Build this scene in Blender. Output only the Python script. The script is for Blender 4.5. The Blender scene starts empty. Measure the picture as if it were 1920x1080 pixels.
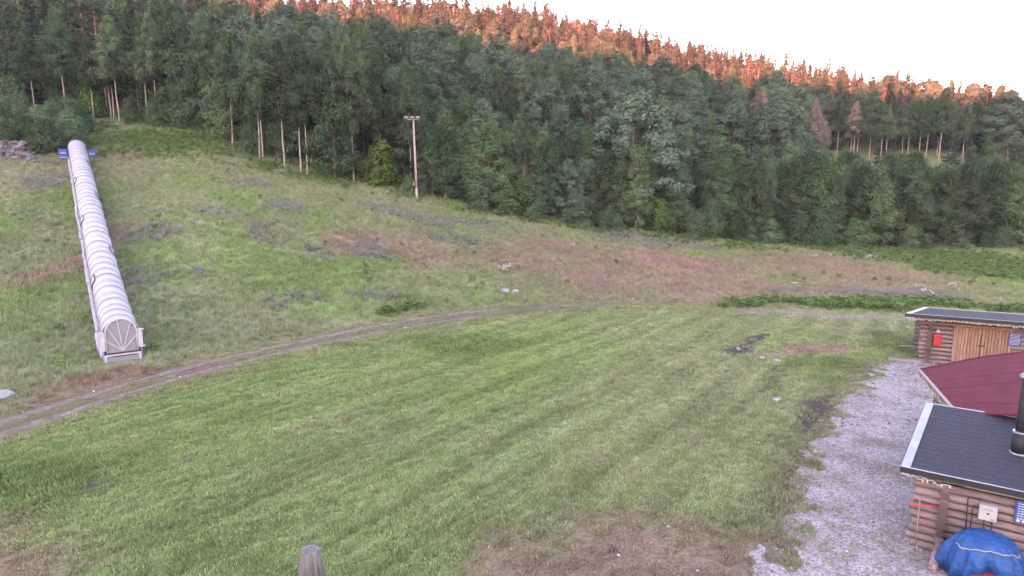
import bpy, math, random
import numpy as np
from mathutils import Vector, Matrix

random.seed(11); RNG = np.random.RandomState(11)
SC = bpy.context.scene
COL = SC.collection
R = math.radians

# ------------------------------------------------------------------ camera
H = 9.2                       # camera height above the yard
K = H / 8.3                   # distances below are noted in units of an 8.3 m mast
F = 1150.0                    # focal length in photo pixels (1920 wide)
PITCH = R(9.0)
cam_d = bpy.data.cameras.new('camera'); cam = bpy.data.objects.new('camera', cam_d); COL.objects.link(cam)
cam_d.sensor_width = 36.0; cam_d.lens = 36.0 * F / 1920.0
cam_d.clip_start = 0.1; cam_d.clip_end = 5000
cam.location = (0, 0, H); cam.rotation_euler = (R(90) - PITCH, 0, 0)
SC.camera = cam

# ------------------------------------------------------------------ sky, sun, exposure
SUN_EL, SUN_AZ = R(3.2), R(205)      # azimuth clockwise from +Y: behind the camera, a little to the left
w = bpy.data.worlds.new('World'); SC.world = w; w.use_nodes = True
nt = w.node_tree; nt.nodes.clear()
sky = nt.nodes.new('ShaderNodeTexSky'); sky.sky_type = 'NISHITA'; sky.sun_disc = False
sky.sun_elevation = SUN_EL; sky.sun_rotation = SUN_AZ
sky.altitude = 150; sky.air_density = 1.0; sky.dust_density = 0.5; sky.ozone_density = 0.9
bg = nt.nodes.new('ShaderNodeBackground'); bg.inputs['Strength'].default_value = 0.12
wo = nt.nodes.new('ShaderNodeOutputWorld')
nt.links.new(sky.outputs[0], bg.inputs[0]); nt.links.new(bg.outputs[0], wo.inputs[0])
sl = bpy.data.lights.new('sun', 'SUN'); sl.energy = 2.6; sl.angle = R(0.5); sl.color = (1.0, 0.23, 0.165)
so = bpy.data.objects.new('sun', sl); COL.objects.link(so)
sd = Vector((math.sin(SUN_AZ) * math.cos(SUN_EL), math.cos(SUN_AZ) * math.cos(SUN_EL), math.sin(SUN_EL)))
so.rotation_euler = (-sd).to_track_quat('-Z', 'Y').to_euler(); so.location = (0, -20, 60)
vs = SC.view_settings
vs.view_transform = 'Standard'; vs.look = 'None'; vs.gamma = 1.0; vs.use_curve_mapping = False
vs.exposure = 5.0
vs.use_white_balance = True; vs.white_balance_temperature = 6650; vs.white_balance_tint = 40     # the webcam's own balance leans to magenta
SC.render.engine = 'CYCLES'
SC.cycles.use_denoising = True; SC.cycles.denoiser = 'OPENIMAGEDENOISE'; SC.cycles.denoising_prefilter = 'ACCURATE'; SC.cycles.denoising_input_passes = 'RGB_ALBEDO_NORMAL'
SC.cycles.use_adaptive_sampling = False
SC.cycles.max_bounces = 6; SC.cycles.diffuse_bounces = 3; SC.cycles.transparent_max_bounces = 8
SC.cycles.sample_clamp_indirect = 6.0

# ------------------------------------------------------------------ pixel <-> world
CP, SP = math.cos(PITCH), math.sin(PITCH)
def ray(px, py):
    dx = (px - 960) / F; dy = (540 - py) / F
    return np.array([dx, CP + dy * SP, -SP + dy * CP])
CAMP = np.array([0, 0, H])
def at_z(px, py, z=0.0):
    r = ray(px, py); return CAMP + r * (z - H) / r[2]
def at_d(px, py, d):
    r = ray(px, py); return CAMP + r * (d * K) / r[1]
def proj(x, y, z):
    z = z - H; f = y * CP - z * SP; u = y * SP + z * CP
    f = np.maximum(f, 0.01)
    return 960 + F * x / f, 540 - F * u / f

# ------------------------------------------------------------------ noise
_T = np.random.RandomState(5).rand(64, 256, 256)[:12]
def vnoise(x, y, s, seed=0):
    t = _T[seed % 12]; x = np.asarray(x) / s + 37.3 * seed + 1000; y = np.asarray(y) / s + 11.7 * seed + 1000
    xi = np.floor(x).astype(int); yi = np.floor(y).astype(int); fx = x - xi; fy = y - yi
    fx = fx * fx * (3 - 2 * fx); fy = fy * fy * (3 - 2 * fy)
    a = t[xi & 255, yi & 255]; b = t[(xi + 1) & 255, yi & 255]; c = t[xi & 255, (yi + 1) & 255]; d = t[(xi + 1) & 255, (yi + 1) & 255]
    return (a * (1 - fx) + b * fx) * (1 - fy) + (c * (1 - fx) + d * fx) * fy
def fbm(x, y, s, o=3, seed=0):
    v = 0; a = .5; n = 0
    for i in range(o):
        v = v + a * vnoise(x, y, s / 2 ** i, seed + i); n += a; a *= .55
    return v / n
def sstep(a, b, x):
    t = np.clip((x - a) / (b - a), 0, 1); return t * t * (3 - 2 * t)

# ------------------------------------------------------------------ terrain height
ctl = []
for px, py, d in [(148,300,69),(30,300,66),(-250,300,66),(193,475,45),(-100,480,45),(400,270,76),(577,330,73),(782,375,70),(900,397,71),
                  (1110,432,72),(1400,457,74),(1700,472,77),(1900,470,80),(2200,470,84),
                  (100,225,88),(300,236,86),(-300,215,88),
                  (-300,70,180),(200,88,180),(480,102,180),(750,108,185),(1000,120,190),(1300,192,195),(1600,234,200),(1900,312,215),(2250,310,225),
                  (1650,303,138),(1450,300,130),(1850,303,140),(2200,315,150),(420,400,52),(650,440,55)]:
    ctl.append(at_d(px, py, d))
for px, py, z in [(232,675,0),(0,747,.3),(500,655,0),(960,582,0),(1150,572,.1),(1300,566,.2),(1600,580,.1),(1920,590,.1),(2300,590,.1),(960,760,0),(1700,680,0),(1700,1000,0),(300,1000,0),(-400,760,.4)]:
    ctl.append(at_z(px, py, z))
for x, y, z in [(-60,0,0),(60,0,0),(0,-60,0),(-150,-60,0),(150,-60,0),(-260,330,95),(-80,330,80),(60,330,66),(200,330,40),(330,330,25),(-300,120,40),(330,120,12),(-200,30,4),(200,30,2),(-500,600,90),(0,600,70),(500,600,30)]:
    ctl.append((x, y, z))
ctl = np.array(ctl)
def _phi(r2): return np.where(r2 > 1e-9, .5 * r2 * np.log(np.maximum(r2, 1e-9)), 0)
_s = 100.0
_A = ctl[:, :2] / _s; _n = len(_A)
_D = ((_A[:, None] - _A[None]) ** 2).sum(-1)
_M = np.zeros((_n + 3, _n + 3)); _M[:_n, :_n] = _phi(_D) + np.eye(_n) * 4e-4
_M[:_n, _n] = 1; _M[:_n, _n + 1:] = _A; _M[_n, :_n] = 1; _M[_n + 1:, :_n] = _A.T
_W = np.linalg.solve(_M, np.concatenate([ctl[:, 2], [0, 0, 0]]))
def height(x, y):
    x = np.asarray(x, float); y = np.asarray(y, float); sh = x.shape; x = x.ravel(); y = y.ravel()
    cx = np.clip(x, -480, 480); cy = np.clip(y, -60, 620)
    out = np.empty(x.size)
    for i in range(0, x.size, 60000):
        q = np.stack([cx[i:i+60000], cy[i:i+60000]], 1) / _s
        out[i:i+60000] = _phi(((q[:, None] - _A[None]) ** 2).sum(-1)) @ _W[:_n] + _W[_n] + q @ _W[_n+1:]
    g = sstep(27, 45, y + np.clip(-x - 10, 0, 30) * .22)
    out = out * g + .10 * (fbm(x, y, 6, 3, 2) - .5) * sstep(30, 50, y) + .05 * (fbm(x, y, 2.2, 2, 4) - .5) * sstep(10, 16, y) * (1 - sstep(8, 10, x))
    out += .8 * (fbm(x, y, 25, 2, 6) - .5) * sstep(80, 110, y)
    # unseen ridge behind the camera, its height shaped to keep the yard in shade
    back = sstep(-150, -330, y) * (1 - sstep(-380, -620, y) * .6)
    out += back * (53 - .095 * x + 5 * (fbm(x, y, 40, 3, 3) - .5) + 4 * (fbm(x, y, 9, 2, 8) - .5))
    return out.reshape(sh)
def hz(x, y): return float(height(np.array([x]), np.array([y]))[0])
def ground(px, py, lo=8.0, hi=320.0):
    """where the photo ray through a pixel meets the terrain"""
    r = ray(px, py); r = r / r[1]
    t = np.concatenate([np.arange(lo, 60, .1), np.arange(60, hi, .4)])
    P = CAMP[None] + r[None] * t[:, None]
    under = np.nonzero(P[:, 2] < height(P[:, 0], P[:, 1]))[0]
    i = under[0] if len(under) else len(t) - 1
    p = P[i]; return np.array([p[0], p[1], hz(p[0], p[1])])

# ------------------------------------------------------------------ mesh helpers
def setp(o, **kw):
    for k, v in kw.items():
        if v is not None: o[k] = v
    return o
def link(o, parent=None):
    COL.objects.link(o)
    if parent is not None: o.parent = parent
    return o
def empty(name, loc=(0,0,0), rz=0.0, **kw):
    o = bpy.data.objects.new(name, None); o.empty_display_size = .3
    o.location = loc; o.rotation_euler = (0, 0, rz); link(o); return setp(o, **kw)
def np_mesh(name, V, faces_idx, loop_n, mats=(), mat_idx=None, smooth=False):
    me = bpy.data.meshes.new(name)
    V = np.asarray(V, np.float32); faces_idx = np.asarray(faces_idx, np.int32).ravel()
    nf = len(faces_idx) // loop_n
    me.vertices.add(len(V)); me.vertices.foreach_set('co', V.ravel())
    me.loops.add(len(faces_idx)); me.loops.foreach_set('vertex_index', faces_idx)
    me.polygons.add(nf); me.polygons.foreach_set('loop_start', np.arange(nf, dtype=np.int32) * loop_n)
    try: me.polygons.foreach_set('loop_total', np.full(nf, loop_n, np.int32))
    except Exception: pass
    for m in mats: me.materials.append(m)
    if mat_idx is not None: me.polygons.foreach_set('material_index', np.asarray(mat_idx, np.int32))
    if smooth: me.polygons.foreach_set('use_smooth', np.ones(nf, bool))
    me.update(calc_edges=True); return me
class MB:
    def __init__(s): s.v = []; s.f = []; s.sm = []
    def add(s, vs, fs, smooth=False):
        b = len(s.v); s.v += [tuple(v) for v in vs]; s.f += [tuple(i + b for i in f) for f in fs]; s.sm += [smooth] * len(fs); return s
    def box(s, c, d, M=None):
        x, y, z = d[0]/2, d[1]/2, d[2]/2
        vs = [Vector((c[0]+a*x, c[1]+b*y, c[2]+e*z)) for a in (-1,1) for b in (-1,1) for e in (-1,1)]
        if M is not None: vs = [M @ v for v in vs]
        return s.add(vs, [(0,1,3,2),(4,6,7,5),(0,4,5,1),(2,3,7,6),(0,2,6,4),(1,5,7,3)])
    def bar(s, a, b, wdt, hgt, up=(0,0,1)):
        a = Vector(a); b = Vector(b); d = (b - a); L = d.length; d.normalize(); u = Vector(up)
        sd_ = d.cross(u)
        if sd_.length < 1e-4: sd_ = d.cross(Vector((1,0,0)))
        sd_.normalize(); u = sd_.cross(d)
        M = Matrix((( d.x, sd_.x, u.x, (a.x+b.x)/2),( d.y, sd_.y, u.y, (a.y+b.y)/2),( d.z, sd_.z, u.z, (a.z+b.z)/2),(0,0,0,1)))
        return s.box((0,0,0), (L, wdt, hgt), M)
    def tube(s, pts, rad, n=8, cap=True):
        pts = [Vector(p) for p in pts]; rads = rad if hasattr(rad, '__len__') else [rad] * len(pts)
        vs = []; fs = []
        for i, p in enumerate(pts):
            d = (pts[min(i+1, len(pts)-1)] - pts[max(i-1, 0)]).normalized()
            a = d.cross(Vector((0,0,1)));
            if a.length < .05: a = d.cross(Vector((0,1,0)))
            a.normalize(); b = d.cross(a)
            for k in range(n):
                t = 2*math.pi*k/n; vs.append(p + (a*math.cos(t) + b*math.sin(t))*rads[i])
        for i in range(len(pts)-1):
            for k in range(n):
                fs.append((i*n+k, i*n+(k+1)%n, (i+1)*n+(k+1)%n, (i+1)*n+k))
        s.add(vs, fs, True)
        if cap:
            b = len(s.v) - len(vs)
            s.f.append(tuple(b+k for k in range(n))[::-1]); s.sm.append(False)
            s.f.append(tuple(b+(len(pts)-1)*n+k for k in range(n))); s.sm.append(False)
        return s
    def mesh(s, name, mat):
        me = bpy.data.meshes.new(name); me.from_pydata(s.v, [], s.f)
        me.polygons.foreach_set('use_smooth', s.sm); me.materials.append(mat); me.update(); return me
    def build(s, name, mat, parent=None, bevel=0, **kw):
        o = bpy.data.objects.new(name, s.mesh(name, mat)); link(o, parent)
        if bevel:
            b = o.modifiers.new('bevel', 'BEVEL'); b.width = bevel; b.segments = 2; b.limit_method = 'ANGLE'
        return setp(o, **kw)
def inst(name, me, parent=None, M=None, **kw):
    o = bpy.data.objects.new(name, me); link(o, parent)
    if M is not None: o.matrix_basis = M
    return setp(o, **kw)

# ------------------------------------------------------------------ materials
def mat(name, rough=.8, spec=.2):
    m = bpy.data.materials.new(name); m.use_nodes = True
    b = m.node_tree.nodes['Principled BSDF']; b.inputs['Roughness'].default_value = rough
    b.inputs['Specular IOR Level'].default_value = spec
    return m, m.node_tree, b
def N(nt, t, **kw):
    n = nt.nodes.new(t)
    for k, v in kw.items(): setattr(n, k, v)
    return n
def ramp(nt, stops, fac=None):
    n = N(nt, 'ShaderNodeValToRGB'); e = n.color_ramp.elements
    while len(e) < len(stops): e.new(.5)
    for i, (p, c) in enumerate(stops): e[i].position = p; e[i].color = (*c, 1) if len(c) == 3 else c
    if fac is not None: nt.links.new(fac, n.inputs[0])
    return n
def noise(nt, scale, detail=3, coord='Object', vscale=None, rough=.55):
    tc = N(nt, 'ShaderNodeTexCoord'); n = N(nt, 'ShaderNodeTexNoise')
    n.inputs['Scale'].default_value = scale; n.inputs['Detail'].default_value = detail; n.inputs['Roughness'].default_value = rough
    if vscale:
        mp = N(nt, 'ShaderNodeMapping'); mp.inputs['Scale'].default_value = vscale
        nt.links.new(tc.outputs[coord], mp.inputs[0]); nt.links.new(mp.outputs[0], n.inputs[0])
    else: nt.links.new(tc.outputs[coord], n.inputs[0])
    return n
def mixc(nt, a, b, fac, mode='MIX'):
    n = N(nt, 'ShaderNodeMix', data_type='RGBA', blend_type=mode)
    for sock, v in ((n.inputs['A'], a), (n.inputs['B'], b)):
        if isinstance(v, (tuple, list)): sock.default_value = (*v, 1) if len(v) == 3 else v
        else: nt.links.new(v, sock)
    if isinstance(fac, (int, float)): n.inputs['Factor'].default_value = fac
    else: nt.links.new(fac, n.inputs['Factor'])
    return n.outputs['Result']
def bump(nt, b, src, strength=.4, dist=.02):
    n = N(nt, 'ShaderNodeBump'); n.inputs['Strength'].default_value = strength; n.inputs['Distance'].default_value = dist
    nt.links.new(src, n.inputs['Height']); nt.links.new(n.outputs[0], b.inputs['Normal'])
def simple(name, c1, c2, scale, rough=.7, spec=.2, vscale=None, bmp=0, bdist=.01, detail=4, rnd=0.0, lo=.3, hi=.7):
    m, nt, b = mat(name, rough, spec)
    n = noise(nt, scale, detail, vscale=vscale); r = ramp(nt, [(lo, c1), (hi, c2)], n.outputs[0]); c = r.outputs[0]
    if rnd:
        oi = N(nt, 'ShaderNodeObjectInfo'); mr = N(nt, 'ShaderNodeMapRange')
        mr.inputs['To Min'].default_value = 1 - rnd; mr.inputs['To Max'].default_value = 1 + rnd
        nt.links.new(oi.outputs['Random'], mr.inputs[0])
        hs = N(nt, 'ShaderNodeHueSaturation'); nt.links.new(mr.outputs[0], hs.inputs['Value']); nt.links.new(c, hs.inputs['Color']); c = hs.outputs[0]
    nt.links.new(c, b.inputs['Base Color'])
    if bmp: bump(nt, b, n.outputs[0], bmp, bdist)
    return m

def leaf_mat(name, c1, c2, trans=.25, hue=.02):
    """foliage: leaf colour varies from clump to clump and tree to tree, light passes through"""
    m = bpy.data.materials.new(name); m.use_nodes = True; nt = m.node_tree; nt.nodes.clear()
    out = N(nt, 'ShaderNodeOutputMaterial')
    n = noise(nt, 1.1, 3); c = ramp(nt, [(.3, c1), (.7, c2)], n.outputs[0]).outputs[0]
    oi = N(nt, 'ShaderNodeObjectInfo')
    hs = N(nt, 'ShaderNodeHueSaturation'); nt.links.new(c, hs.inputs['Color'])
    for sock, a, b_ in (('Hue', .5 - hue, .5 + hue), ('Value', .62, 1.42)):
        mr = N(nt, 'ShaderNodeMapRange'); mr.inputs['To Min'].default_value = a; mr.inputs['To Max'].default_value = b_
        nt.links.new(oi.outputs['Random'], mr.inputs[0])
        if sock == 'Hue':
            w_ = N(nt, 'ShaderNodeMath', operation='FRACT'); ml = N(nt, 'ShaderNodeMath', operation='MULTIPLY'); ml.inputs[1].default_value = 7.31
            nt.links.new(oi.outputs['Random'], ml.inputs[0]); nt.links.new(ml.outputs[0], w_.inputs[0]); nt.links.new(w_.outputs[0], mr.inputs[0])
        nt.links.new(mr.outputs[0], hs.inputs[sock])
    d = N(nt, 'ShaderNodeBsdfDiffuse'); t = N(nt, 'ShaderNodeBsdfTranslucent'); mx = N(nt, 'ShaderNodeMixShader'); mx.inputs[0].default_value = trans
    nt.links.new(hs.outputs[0], d.inputs[0]); nt.links.new(hs.outputs[0], t.inputs[0])
    nt.links.new(d.outputs[0], mx.inputs[1]); nt.links.new(t.outputs[0], mx.inputs[2]); nt.links.new(mx.outputs[0], out.inputs[0])
    return m
def tint_mat(name, trans=.2, grad=None):
    """small plants: the colour of each tuft is carried by the tuft"""
    m = bpy.data.materials.new(name); m.use_nodes = True; nt = m.node_tree; nt.nodes.clear()
    out = N(nt, 'ShaderNodeOutputMaterial'); a = N(nt, 'ShaderNodeAttribute', attribute_type='INSTANCER', attribute_name='tint')
    c = a.outputs['Color']
    n = noise(nt, 14, 2); c = mixc(nt, c, ramp(nt, [(.3, (.62, .62, .62)), (.7, (1.35, 1.35, 1.3))], n.outputs[0]).outputs[0], 1.0, 'MULTIPLY')
    d = N(nt, 'ShaderNodeBsdfDiffuse'); t = N(nt, 'ShaderNodeBsdfTranslucent'); mx = N(nt, 'ShaderNodeMixShader'); mx.inputs[0].default_value = trans
    nt.links.new(c, d.inputs[0]); nt.links.new(c, t.inputs[0])
    nt.links.new(d.outputs[0], mx.inputs[1]); nt.links.new(t.outputs[0], mx.inputs[2]); nt.links.new(mx.outputs[0], out.inputs[0])
    return m

M = {}
M['birch_leaf'] = leaf_mat('birch_leaf', (.032, .054, .029), (.070, .104, .057))
M['round_leaf'] = leaf_mat('round_leaf', (.038, .064, .043), (.090, .130, .088))
M['young_leaf'] = leaf_mat('young_leaf', (.037, .065, .032), (.088, .132, .066))
M['bright_leaf'] = leaf_mat('bright_leaf', (.045, .085, .022), (.085, .14, .040))
M['spruce_leaf'] = leaf_mat('spruce_leaf', (.021, .032, .023), (.046, .063, .044), .12)
M['pine_leaf'] = leaf_mat('pine_leaf', (.046, .055, .034), (.085, .098, .062), .15)
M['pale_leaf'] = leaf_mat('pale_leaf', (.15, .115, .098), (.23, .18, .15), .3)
def bark(name, c1, c2, bands=False):
    m, nt, b = mat(name, .85, .15); n = noise(nt, 6, 4, vscale=(1, 1, 3.0) if bands else (1, 1, .25))
    nt.links.new(ramp(nt, [(.36, c1), (.5, c2)], n.outputs[0]).outputs[0], b.inputs['Base Color']); bump(nt, b, n.outputs[0], .4, .02); return m
M['birch_bark'] = bark('birch_bark', (.07, .058, .052), (.27, .225, .215), True)
M['grey_bark'] = bark('grey_bark', (.06, .05, .045), (.16, .135, .12))
M['pine_bark'] = bark('pine_bark', (.13, .075, .05), (.30, .18, .12))
M['grass'] = tint_mat('grass_blades')
M['log'] = simple('log_wood', (.060, .038, .036), (.275, .198, .188), 3.0, .8, .15, vscale=(3.5, 4.5, 4.5), bmp=.9, bdist=.02, rnd=.24, lo=.30, hi=.66, detail=9)
M['log_end'] = simple('log_end', (.03, .022, .02), (.11, .078, .07), 9, .85, .1, rnd=.2)
M['plank'] = simple('plank_wood', (.135, .070, .052), (.29, .168, .122), 3.0, .75, .2, vscale=(8, 8, .6), bmp=.4, bdist=.006, rnd=.16)
M['trim'] = simple('trim_board', (.13, .098, .092), (.25, .20, .188), 3.0, .75, .2, vscale=(.6, 8, 8), bmp=.3, bdist=.005, rnd=.1)
M['felt'] = simple('roof_felt', (.015, .0135, .023), (.029, .0265, .040), 9.0, .9, .25, bmp=.35, bdist=.006, detail=8)
M['black_trim'] = simple('black_trim', (.010, .010, .014), (.022, .022, .028), 6, .55, .3)
M['flashing'] = simple('metal_flashing', (.13, .13, .16), (.18, .18, .21), 4, .45, .5)
M['maroon'] = simple('maroon_roofing', (.078, .016, .024), (.102, .022, .031), 2.2, .9, .08, bmp=.2, bdist=.02, vscale=(1, .35, 1))
M['black_metal'] = simple('black_metal', (.006, .006, .008), (.012, .012, .015), 7, .6, .3)
M['pipe_cap'] = simple('galvanised', (.12, .12, .14), (.22, .22, .25), 7, .4, .5)
M['tube'] = simple('tunnel_sheet', (.25, .23, .275), (.31, .285, .335), 1.2, .45, .35, bmp=.08, bdist=.02, rnd=.05)
M['tube_frame'] = simple('white_frame', (.29, .265, .30), (.36, .33, .37), 3, .5, .3)
M['tube_rib'] = simple('tunnel_rib', (.21, .195, .235), (.26, .24, .285), 3, .5, .3)
M['pane'] = simple('grey_mesh_pane', (.15, .14, .165), (.20, .188, .215), 14, .6, .3)
M['dark_gap'] = simple('dark_rubber_and_shade', (.018, .017, .018), (.04, .036, .036), 8, .8, .2)  # for dark parts, and for the painted shadow strip at the tunnel foot
M['blue_paint'] = simple('blue_paint', (.008, .022, .20), (.014, .04, .28), 4, .45, .4)
M['tarp'] = simple('blue_tarpaulin', (.003, .034, .135), (.006, .064, .215), 4, .5, .35, bmp=.9, bdist=.10, detail=7)
M['red'] = simple('red_paint', (.24, .014, .014), (.32, .024, .022), 5, .45, .4)
M['white_box'] = simple('white_enamel', (.25, .235, .245), (.31, .295, .305), 3, .45, .4)
M['sign_blue'] = simple('sign_blue', (.022, .040, .14), (.032, .058, .19), 3, .4, .4)
M['sign_white'] = simple('sign_white', (.34, .34, .38), (.42, .42, .46), 9, .5, .3)
M['bulb'] = simple('pale_bulb', (.30, .25, .19), (.42, .36, .28), 9, .4, .4)
M['wire'] = simple('wire', (.16, .12, .09), (.26, .2, .15), 9, .6, .2)
M['pole_wood'] = simple('pole_wood', (.17, .13, .12), (.30, .235, .22), 3, .8, .2, vscale=(5, 5, .5), bmp=.4)
M['post_wood'] = simple('post_wood', (.055, .05, .054), (.15, .135, .142), 4, .85, .15, vscale=(6, 6, .5), bmp=.7, bdist=.02)
M['rock'] = simple('rock', (.022, .019, .021), (.15, .13, .138), 1.8, .85, .2, bmp=.8, bdist=.06, rnd=.25, detail=8)
M['pale_stone'] = simple('pale_stone', (.15, .142, .15), (.27, .255, .26), 4, .8, .2, bmp=.5)
M['rope_red'] = simple('red_plastic', (.35, .03, .03), (.48, .05, .05), 5, .5, .3)

# ------------------------------------------------------------------ zones of the ground, as outlines on the terrain
def gpoly(pts): return np.array([ground(*p)[:2] for p in pts])
def flatpoly(pts): return np.array([at_z(*p)[:2] for p in pts])
def sdist(P, poly):
    """signed distance to a closed outline, positive inside"""
    x, y = P; d = np.full(x.shape, 1e9); ins = np.zeros(x.shape, bool); n = len(poly)
    for i in range(n):
        a = poly[i]; b = poly[(i+1) % n]; e = b - a; wx = x - a[0]; wy = y - a[1]
        t = np.clip((wx*e[0] + wy*e[1]) / (e @ e + 1e-9), 0, 1)
        d = np.minimum(d, (wx - e[0]*t)**2 + (wy - e[1]*t)**2)
        c = ((a[1] > y) != (b[1] > y)) & (x < (b[0]-a[0]) * (y - a[1]) / (b[1] - a[1] + 1e-12) + a[0]); ins ^= c
    return np.where(ins, 1, -1) * np.sqrt(d)
def ldist(P, line):
    x, y = P; d = np.full(x.shape, 1e9); sd_ = np.zeros(x.shape)
    for i in range(len(line)-1):
        a = line[i]; e = line[i+1] - a; wx = x - a[0]; wy = y - a[1]
        t = np.clip((wx*e[0] + wy*e[1]) / (e @ e + 1e-9), 0, 1)
        q = (wx - e[0]*t)**2 + (wy - e[1]*t)**2; s = (wx*e[1] - wy*e[0]) / math.sqrt(e @ e)
        m = q < d; d = np.where(m, q, d); sd_ = np.where(m, s, sd_)
    return np.sqrt(d), sd_
def smooth_line(pts, n=60):
    pts = np.array(pts); t = np.linspace(0, 1, len(pts)); q = np.linspace(0, 1, n)
    out = np.stack([np.interp(q, t, pts[:, i]) for i in range(2)], 1)
    for _ in range(6): out[1:-1] = (out[:-2] + 2*out[1:-1] + out[2:]) / 4
    return out
GRAVEL = flatpoly([(1640,684),(1735,676),(1800,690),(1960,780),(1960,1260),(1400,1260),(1440,1075),(1476,1000),(1494,925),(1520,858),(1566,800),(1592,745)])
BARE = [gpoly([(1366,577),(1520,582),(1700,592),(1760,606),(1640,602),(1480,592),(1380,588)])]
SOIL = [flatpoly([(1486,776),(1536,735),(1566,742),(1562,790),(1522,822),(1478,812)]),
        flatpoly([(1345,655),(1405,628),(1450,624),(1430,652),(1375,672)]),
        flatpoly([(140,908),(190,900),(205,910),(160,920)]),
        flatpoly([(1432,688),(1462,684),(1470,698),(1440,700)]),
        flatpoly([(1440,920),(1495,842),(1512,850),(1462,930)])]
DRY = [flatpoly([(1080,985),(1200,972),(1380,1000),(1480,1005),(1490,1140),(840,1180),(930,1050),(975,1015)]),
       flatpoly([(1440,660),(1470,645),(1580,645),(1600,655),(1520,668)]),
       flatpoly([(-120,1000),(60,1010),(150,1080),(130,1180),(-200,1180)]),
       flatpoly([(60,735),(240,690),(420,665),(430,690),(260,720),(90,765)])]
def blobs(lst):
    out = []
    for px, py, rx, ry in lst:
        c = ground(px, py); a = ground(px + rx, py); t = ground(px, py - ry); b = ground(px, py + ry)
        out.append((c[0], c[1], max(abs(a[0] - c[0]), .3), max(abs(t[1] - b[1]) / 2, .4)))
    return out
def blobf(P, bl, seed, soft=.55):
    x, y = P; nx = x + 2.2*(fbm(x, y, 3.5, 2, seed) - .5)*2; ny = y + 2.6*(fbm(x, y, 3.5, 2, seed+3) - .5)*2
    m = np.zeros(x.shape)
    for cx, cy, rx, ry in bl:
        m = np.maximum(m, 1 - sstep(1 - soft, 1 + soft, np.sqrt(((nx-cx)/rx)**2 + ((ny-cy)/ry)**2)))
    return m
RED = blobs([(1230,508,190,40),(1130,525,110,25),(1590,512,130,32),(760,466,110,22),(680,455,70,18),(960,488,90,20),(1330,535,190,22),(1050,470,90,14),(1450,548,160,14),(150,480,30,60),(250,292,60,8)])
MAG = blobs([(1255,492,70,12),(1090,520,50,14)])
LUP = blobs([(735,398,40,9),(790,412,55,12),(880,418,55,9),(850,452,70,14),(700,474,38,16),(530,388,44,9),(400,396,48,10),(480,430,50,10),(330,520,50,12),(290,440,30,14),(480,345,40,6),
             (1480,552,60,8),(1680,556,110,9),(60,345,40,10),(40,410,40,8),(720,560,40,10),(600,470,40,14),(560,560,60,14),(1230,455,90,8)])
WEED = blobs([(1420,566,70,7),(1560,569,90,8),(1690,573,90,8),(740,580,30,5),(1830,500,120,22),(330,265,90,14),(250,262,70,14),(1900,585,80,6)])
DARKG = blobs([(900,640,110,18),(1560,690,60,20),(1450,930,16,50),(1480,880,14,30),(1380,985,60,10),(60,900,120,60),(1680,640,40,12),(640,655,40,6)])
TRACK = smooth_line([ground(*p)[:2] for p in [(-160,858),(0,805),(130,763),(260,722),(400,683),(550,648),(720,616),(850,594),(960,581),(1080,571),(1210,565),(1360,566)]])
def masks(x, y):
    P = (x, y); m = {}
    wob = (fbm(x, y, 1.6, 3, 1) - .5)
    m['gravel'] = sstep(-.55, .55, sdist(P, GRAVEL) + wob*1.6)
    s = np.zeros(x.shape)
    for q in SOIL: s = np.maximum(s, sstep(-.25, .35, sdist(P, q) + wob*1.1))
    m['soil'] = s
    m['bare'] = sstep(-.6, .8, sdist(P, BARE[0]) + wob*2.0)
    s = np.zeros(x.shape)
    for q in DRY: s = np.maximum(s, sstep(-1.2, 1.2, sdist(P, q) + wob*3.2))
    m['dry'] = s
    d, sd_ = ldist(P, TRACK)
    fade = sstep(14, 6, x - 0) * 1.0
    rut = np.maximum(np.exp(-((sd_-.75)/.42)**2), np.exp(-((sd_+.75)/.42)**2))
    m['track'] = np.clip((rut*1.15 + .55*np.exp(-(sd_/1.0)**2)) * (.55 + .9*fbm(x, y, 2.5, 3, 5)), 0, 1) * (d < 3.2) * sstep(15, 3, x)
    m['verge'] = np.exp(-(sd_/2.6)**2) * (d < 6)
    m['meadow'] = sstep(.6, 2.2, sd_*0 + np.where(True, meadow_side(x, y), 0))
    for k, b, sdv in (('red', RED, 2), ('mag', MAG, 3), ('lup', LUP, 4), ('weed', WEED, 6), ('dark', DARKG, 7)): m[k] = blobf(P, b, sdv)
    return m
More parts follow.
